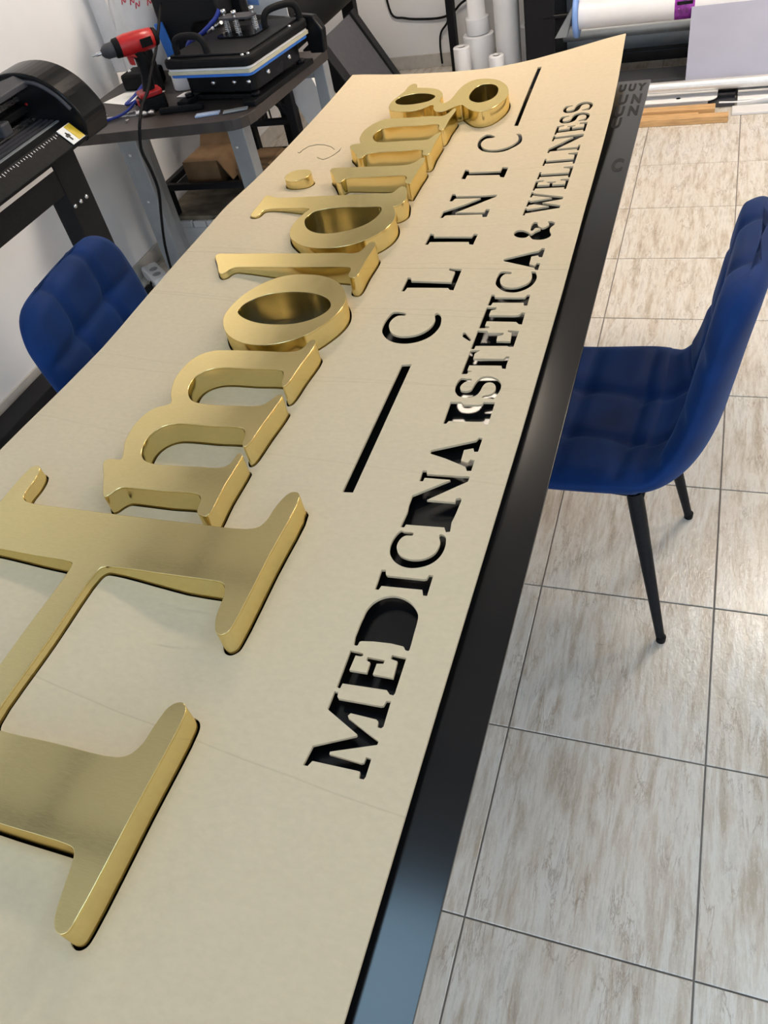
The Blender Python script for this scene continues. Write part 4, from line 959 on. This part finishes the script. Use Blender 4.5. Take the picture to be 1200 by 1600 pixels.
solo('black_tool_bar', MB().obox((-1.455, 2.098, .751), (.17, .022, .018), (0, 0, .10)), M['black'], 'black flat bar in front of the heat press', 'tool', (-1.455, 2.098, .742), bevel=0.005)
solo('hanging_cable', MB().tube(cr_path([(-1.632, 2.445, .996), (-1.606, 2.35, .95), (-1.585, 2.25, .897), (-1.539, 2.12, .873), (-1.535, 2.06, .833), (-1.53, 1.99, .806), (-1.515, 1.93, .78), (-1.524, 1.915, .745), (-1.54, 1.912, .688), (-1.546, 1.93, .609), (-1.572, 1.96, .522), (-1.635, 2.0, .406), (-1.733, 2.08, .246), (-1.80, 2.14, .077), (-1.79, 2.12, .008)], 6), .0055, 8), M['black'], 'long black cable hanging over the front desk edge', 'cable', (-1.61, 2.0, .008))

# ================================================================== BELOW THE DESK
ps = thing('power_strip', 'white power strip on the floor by the left wall', 'power strip', (-1.92, 2.22, 0))
part('strip_body', MB().obox((-1.955, 2.225, .028), (.075, .19, .054), (0, 0, .88)), M['wpaint'], ps, bevel=0.012, seg=3)
for q in (-.04, .02):
    part('socket', MB().lathe([(0, .001), (.018, .001), (.019, 0)], (-1.955 - q * .7, 2.225 + q * .7, .0555), 2, 14), M['mgrey'], ps)
pg = thing('power_plug', 'black plug with a short cable on the floor', 'plug', (-1.935, 2.115, 0))
part('plug_body', MB().tube([(-1.925, 2.085, .02), (-1.935, 2.11, .022), (-1.945, 2.14, .022), (-1.948, 2.155, .022)], [.012, .021, .018, .008], 12), M['black'], pg)
part('plug_cable', MB().tube(cr_path([(-1.948, 2.155, .022), (-1.965, 2.20, .03), (-1.955, 2.225, .04), (-1.93, 2.20, .05)], 5), .005, 8), M['black'], pg)

lr = thing('low_rack', 'low black steel rack on a white base below the desk', 'rack', (-1.75, 2.75, 0))
part('base_tray', MB().box(-2.04, -1.30, 2.50, 2.88, .0, .115), M['wpaint'], lr, bevel=0.004)
for q in range(10):
    part('white_block', MB().box(-2.005 + q * .07, -2.005 + q * .07 + .062, 2.492, 2.51, .118, .146), M['wpaint'], lr, bevel=0.003)
part('mottled_board', MB().box(-2.04, -1.30, 2.515, 2.88, .1155, .160), M['marble'], lr, bevel=0.003)
part('frame_rail', MB().box(-1.985, -1.30, 2.52, 2.545, .275, .302), M['blackm'], lr, bevel=0.003)
part('frame_rail', MB().box(-1.985, -1.955, 2.545, 2.86, .275, .302), M['blackm'], lr, bevel=0.003)
part('frame_rail', MB().box(-1.985, -1.30, 2.86, 2.88, .275, .302), M['blackm'], lr, bevel=0.003)
part('rack_foot', MB().box(-1.99, -1.945, 2.515, 2.555, .1605, .30), M['blackm'], lr, bevel=0.004)
part('rack_foot', MB().box(-1.345, -1.30, 2.515, 2.555, .1605, .30), M['blackm'], lr, bevel=0.004)
part('rack_shelf', MB().box(-1.955, -1.30, 2.546, 2.86, .268, .2745), M['black'], lr)
bx = thing('brown_box', 'open brown cardboard box on the low rack', 'box', (-1.72, 2.66, .275))
part('box_body', MB().box(-1.87, -1.70, 2.575, 2.75, .2755, .375), M['kraft'], bx)
part('box_flap', MB().prism([(-1.70, .375), (-1.695, .375), (-1.645, .29), (-1.65, .29)], 1, 2.58, 2.74), M['kraft'], bx)
part('box_flap', MB().prism([(2.75, .375), (2.755, .375), (2.80, .44), (2.795, .44)], 0, -1.87, -1.70), M['kraft'], bx)
bx = thing('brown_box', 'flat brown cardboard box at the right of the low rack', 'box', (-1.55, 2.66, .275))
part('box_body', MB().box(-1.63, -1.44, 2.60, 2.80, .2755, .325), M['kraft'], bx, bevel=0.002)
part('box_flap', MB().prism([(-1.60, .326), (-1.47, .326), (-1.48, .335), (-1.59, .337)], 1, 2.62, 2.78), M['kraft'], bx)
ad = thing('power_adapter', 'black adapter box above the brown box', 'adapter', (-1.63, 2.88, .275))
part('adapter_body', MB().box(-1.72, -1.56, 2.81, 2.875, .42, .50), M['black'], ad, bevel=0.008)
part('adapter_support', MB().box(-1.66, -1.62, 2.825, 2.858, .275, .42), M['black'], ad)
part('adapter_cable', MB().tube(cr_path([(-1.70, 2.81, .46), (-1.71, 2.74, .50), (-1.705, 2.73, .57), (-1.70, 2.73, .64)], 5), .005, 8), M['black'], ad)
# black cable tray bracket right of the desk leg
cbk = thing('cable_bracket', 'black bracket with tangled cables behind the desk leg', 'cable bracket', (-1.36, 2.72, .30))
part('cross_bar', MB().box(-1.60, -1.335, 2.665, 2.69, .468, .492), M['blackm'], cbk, bevel=0.003)
part('upright', MB().box(-1.355, -1.32, 2.66, 2.695, .303, .60), M['blackm'], cbk, bevel=0.003)
part('strut', MB().tube([(-1.42, 2.675, .60), (-1.34, 2.675, .48)], .013, 8), M['blackm'], cbk)
for q in range(4):
    o_ = .018 * q
    part('cable', MB().tube(cr_path([(-1.50 + o_, 2.69, .475), (-1.485 + o_, 2.668, .53 + .012 * q), (-1.44 + o_, 2.668, .56 + .008 * q), (-1.40 + .5 * o_, 2.69, .53), (-1.395 + .5 * o_, 2.695, .44)], 5), .0035, 6), M['black'], cbk)

# leaning white board and the long machine behind the desk
solo('white_board', MB().prism([(-1.37, .645), (-1.235, .645), (-.98, .0), (-1.10, .0)], 1, 2.70, 2.725), M['wpaint'], 'white board leaning beside the dark machine', 'board', (-1.15, 2.815, 0), bevel=0.002)
solo('grey_leg_profile', MB().prism([(-1.46, .60), (-1.37, .60), (-1.12, .0), (-1.21, .0)], 1, 2.89, 2.91), M['mgrey'], 'grey profile leaning left of the white board', 'profile', (-1.25, 2.85, 0), bevel=0.002)

mc = thing('roll_printer', 'long dark roll machine behind the desk along the left wall', 'printer', (-1.5, 3.5, 0))
BX, BZ = -1.43, .785
part('drum_cover', MB().lathe([(0, 0), (.125, 0), (.13, .01), (.13, 1.35), (.125, 1.36), (0, 1.36)], (BX, 2.80, BZ), 1, 40), M['black'], mc)
ecm = part('end_disc', MB().lathe([(0, 0), (.128, 0), (.135, .008), (.135, .030), (.12, .034)], (BX, 2.755, BZ), 1, 40), M['dgrey'], mc)
part('disc_hub', MB().lathe([(0, -.01), (.03, -.01), (.034, 0)], (BX, 2.755, BZ), 1, 20), M['blackgloss'], ecm)
part('rear_casing', MB().box(-1.95, -1.50, 2.80, 4.2, .70, 1.0), M['dgrey'], mc, bevel=0.02)
part('top_lid', MB().prism([(-1.74, 1.003), (-1.74, 1.04), (-1.45, .96), (-1.43, .925), (-1.47, .93)], 1, 2.78, 4.2), M['mgrey'], mc, bevel=0.004)
tn = Vector((-0.28, 0, 0))
def tray(x0, z0, x1, z1, y0, y1, th):
    d = Vector((x1 - x0, 0, z1 - z0)).normalized(); nrm = Vector((-d.z, 0, d.x))
    if nrm.z < 0: nrm = -nrm
    a, b_ = Vector((x0, 0, z0)), Vector((x1, 0, z1))
    return MB().prism([(p.x, p.z) for p in (a, b_, b_ - nrm * th, a - nrm * th)], 1, y0, y1)
part('tray_plate', tray(-1.283, .680, -.93, .10, 3.005, 3.335, .02), M['dgrey'], mc, bevel=0.002, label='grey sloping tray plate')
part('tray_side', tray(-1.295, .70, -.91, .08, 2.935, 3.004, .07), M['blackm'], mc, bevel=0.003)
part('tray_side', tray(-1.275, .69, -.91, .08, 3.336, 3.385, .05), M['blackm'], mc, bevel=0.003)
for yy in (3.10, 4.05):
    part('stand_leg', MB().box(-1.62, -1.55, yy, yy + .06, .0, .70), M['blackm'], mc, bevel=0.004)
    part('stand_foot', MB().box(-1.85, -1.32, yy - .01, yy + .07, 0, .05), M['blackm'], mc, bevel=0.004)
pc = thing('printed_card', 'white card with a blue corner leaning behind the heat press', 'card', (-1.33, 2.66, .80))
part('card_sheet', MB().obox((-1.325, 2.665, .945), (.16, .004, .17), (.25, .15, 0)), M['paper'], pc)
part('blue_corner', MB().obox((-1.375, 2.657, .955), (.045, .005, .10), (.25, .15, 0)), M['bluelt'], pc)

# ================================================================== BACK WALL: CABLE, ROLL RACK, PRINTER
solo('wall_cable', MB().tube(cr_path([(-1.62, YN - .012, .52), (-1.60, YN - .012, .32), (-1.52, YN - .012, .285), (-1.42, YN - .012, .27), (-1.30, YN - .012, .265), (-1.22, YN - .02, .285), (-1.16, YN - .03, .33), (-1.10, YN - .03, .36)], 6), .0065, 8), M['black'], 'black cable running along the back wall', 'cable', (-1.4, YN - .012, .27))
solo('drop_cable', MB().tube(cr_path([(-1.24, YN - .025, .30), (-1.255, YN - .025, .24), (-1.30, YN - .022, .19), (-1.315, YN - .022, .12), (-1.315, YN - .022, .02)], 6), .006, 8), M['black'], 'black cable dropping to the floor at the back wall', 'cable', (-1.3, YN - .022, .02))
rk = thing('roll_rack', 'tall black rack frame holding white vinyl rolls', 'rack', (-.92, 4.5, 0))
for x0, x1 in ((-1.175, -1.135), (-.665, -.578)):
    part('post', MB().box(x0, x1, 4.46, 4.52, 0, 1.5), M['blackm'], rk, bevel=0.004)
part('cross_rail', MB().box(-1.135, -.685, 4.70, 4.73, .90, .96), M['blackm'], rk)
part('floor_rail', MB().box(-1.135, -.665, 4.70, 4.73, 0.0, .03), M['blackm'], rk)
rolls = [(-1.038, 4.22, .045, .25, 'short thin white vinyl roll beside the left rack post'),
         (-.98, 4.38, .085, .262, 'thick short white vinyl roll in the rack'),
         (-.786, 4.25, .066, .95, 'tall white vinyl roll, the tallest standing in the rack'),
         (-.825, 4.12, .040, .222, 'small white vinyl roll in front of the tall one'),
         (-.715, 4.44, .048, .262, 'white vinyl roll beside the right rack post'),
         (-.70, 4.56, .032, .34, 'slim white vinyl roll at the back beside the right post')]
for (rx, ry, r_, h_, lab) in rolls:
    t = thing('vinyl_roll', lab, 'vinyl roll', (rx, ry, 0), group='white vinyl rolls standing in the rack')
    z0 = 0.0
    part('film_wrap', MB().lathe([(r_ * .45, .001), (r_ - .002, .001), (r_, .004), (r_, h_ - .004), (r_ - .002, h_), (r_ * .45, h_)], (rx, ry, z0), 2, 28), M['white'], t)
    part('paper_core', MB().lathe([(r_ * .45, .0005), (r_ * .40, .0005), (r_ * .40, h_ + .004), (r_ * .45, h_ + .004)], (rx, ry, z0), 2, 24), M['wpaint'], t)
t = thing('vinyl_roll', 'narrow white vinyl roll stacked on the thick short roll', 'vinyl roll', (-.98, 4.38, .267), group='white vinyl rolls standing in the rack')
part('film_wrap', MB().lathe([(.03, 0), (.063, 0), (.065, .004), (.065, .075), (.063, .078), (.048, .079), (.048, .6), (.03, .6)], (-.98, 4.38, .267), 2, 28), M['white'], t)
part('paper_core', MB().lathe([(.03, .0), (.026, .0), (.026, .605), (.03, .605)], (-.98, 4.38, .267), 2, 20), M['wpaint'], t)

wf = thing('wide_format_printer', 'wide format printer with white film roll at the back', 'printer', (0.3, 4.25, 0))
PY = 4.06
part('side_column', MB().box(-.655, -.50, 4.05, 4.42, .0, .95), M['blackm'], wf, bevel=0.01)
part('side_column', MB().box(1.55, 1.75, 4.05, 4.44, .0, .95), M['blackm'], wf, bevel=0.01)
part('body', MB().box(-.50, 1.55, 4.18, 4.60, .55, 1.05), M['dgrey'], wf, bevel=0.02)
part('back_skirt', MB().box(-.50, 1.55, 4.40, 4.42, .10, .55), pm('blue_grey_steel', (.16, .19, .23), .45), wf)
part('lower_tube', MB().tube([(-.50, 4.30, .235), (1.55, 4.30, .235)], .035, 20), M['mgrey'], wf)
part('lower_beam', MB().box(-.50, 1.55, 4.16, 4.22, .115, .165), M['blackgloss'], wf, bevel=0.004)
part('front_shelf', MB().box(-.50, 1.55, 3.98, 4.15, .06, .085), M['dgrey'], wf, bevel=0.003)
part('column_bracket', MB().prism([(-.50, .30), (-.42, .42), (-.40, .44), (-.44, .30)], 1, 4.02, 4.06), M['mgrey'], wf, bevel=0.003)
part('spindle', MB().tube([(-.56, PY, .388), (-.38, PY, .388)], .012, 12), M['blackgloss'], wf)
part('roll_flange', MB().lathe([(0, 0), (.098, 0), (.102, .005), (.102, .017), (.098, .022), (0, .022)], (-.405, PY, .388), 0, 40), M['bluelt'], wf, label='pale blue round roll flange')
part('film_roll', MB().tube([(-.381, PY, .388), (1.45, PY, .388)], .0665, 40), M['white'], wf, label='white film roll')
lb2 = part('roll_label', MB().lathe([(.0668, 0), (.0672, .0005), (.0672, .088), (.0668, .0885)], (.062, PY, .388), 0, 40), M['purple'], wf, label='purple printed label around the film roll')
part('label_band', MB().tube([(.064, PY - .045, .388 + .0505), (.148, PY - .045, .388 + .0505)], .009, 8), M['blackgloss'], lb2)
part('label_title', MB().box(.072, .142, PY - .0681, PY - .0670, .398, .412), M['blackgloss'], lb2)
part('label_motif', MB().tube(cr_path([(.080, PY - .0645, .382), (.095, PY - .062, .375), (.115, PY - .061, .372), (.135, PY - .0645, .384)], 4), .003, 6), M['paper'], lb2)
part('film_sheet', MB().add([(.138, PY - .067, .385), (1.44, PY - .067, .385), (1.44, 3.90, .075), (.138, 3.90, .075), (.138, PY - .064, .385), (1.44, PY - .064, .385), (1.44, 3.903, .073), (.138, 3.903, .073)],
     [(0, 1, 2, 3), (7, 6, 5, 4), (0, 3, 7, 4), (1, 5, 6, 2), (0, 4, 5, 1), (3, 2, 6, 7)]), M['sheetgrey'], wf, label='lilac grey film sheet hanging from the roll')
tub = thing('aluminium_bar', 'long silver bar along the floor under the film sheet', 'bar', (.5, 3.845, 0))
part('tube_body', MB().tube([(-.36, 3.845, .092), (1.5, 3.845, .092)], .0245, 20), M['alu'], tub)
for sx in (.82, 1.35):
    part('bar_support', MB().box(sx - .02, sx + .02, 3.82, 3.87, 0, .069), M['black'], tub)
part('bar_support', MB().box(-.35, -.31, 3.82, 3.87, 0, .069), M['black'], tub)

# things on the floor below the bar
battens = [((-.34, .345), (3.615, 3.665), .001, .030, 'longest pine batten lying nearest on the floor'),
           ((-.34, .285), (3.705, 3.765), .001, .034, 'wide pine batten lying behind the nearest one'),
           ((-.34, .215), (3.672, 3.700), .001, .024, 'short thin pine batten between the other two')]
for (xa, ya, z0, z1, lab) in battens:
    t = thing('wood_batten', lab, 'batten', ((xa[0] + xa[1]) / 2, (ya[0] + ya[1]) / 2, 0), group='pine battens on the floor')
    part('batten_body', MB().box(xa[0], xa[1], ya[0], ya[1], z0, z1), M['wood'], t, bevel=0.0015)
    part('sawn_end', MB().box(xa[1] + .0002, xa[1] + .0012, ya[0] + .002, ya[1] - .002, z0 + .002, z1 - .002), pm('sawn_end_grain', (.66, .44, .22), .8, var=.25, scale=120), t)
solo('white_floor_strip', MB().box(.36, 1.6, 3.69, 3.78, .0005, .012), M['wpaint'], 'long white strip lying on the floor beside the battens', 'strip', (.9, 3.735, .0005), bevel=0.002)
wb = thing('white_plastic_sheet', 'white plastic sheet with a round hole under the silver bar', 'plastic sheet', (.1, 3.84, 0))
part('sheet_body', MB().prism(rr(-.20, .29, 3.79, 4.00, .05, 6), 2, .037, .041), M['paper'], wb)
part('sheet_hole', MB().lathe([(0, .0008), (.010, .0008), (.0105, 0)], (.115, 3.835, .0412), 2, 14), M['blackgloss'], wb)
part('sheet_block', MB().box(-.18, .25, 3.80, 3.98, .0005, .0368), M['wpaint'], wb)
solo('dark_offcut', MB().box(.255, .37, 3.802, 3.96, .0005, .02), M['dgrey'], 'dark grey offcut right of the white plastic sheet', 'offcut', (.31, 3.88, .0005), bevel=0.002)
solo('white_offcut', MB().box(.38, .76, 3.80, 4.02, .0005, .03), M['paper'], 'white offcut panel on the floor right of the dark offcut', 'offcut', (.74, 3.9, .0005), bevel=0.002)
solo('white_rod', MB().tube(cr_path([(.30, 3.787, .028), (.42, 3.787, .024), (.50, 3.787, .034), (.62, 3.787, .034)], 4), [.004] * 5 + [.006] * 4 + [.010] * 4, 8), M['white'], 'thin white rod lying on the white strip', 'rod', (.45, 3.787, .02))
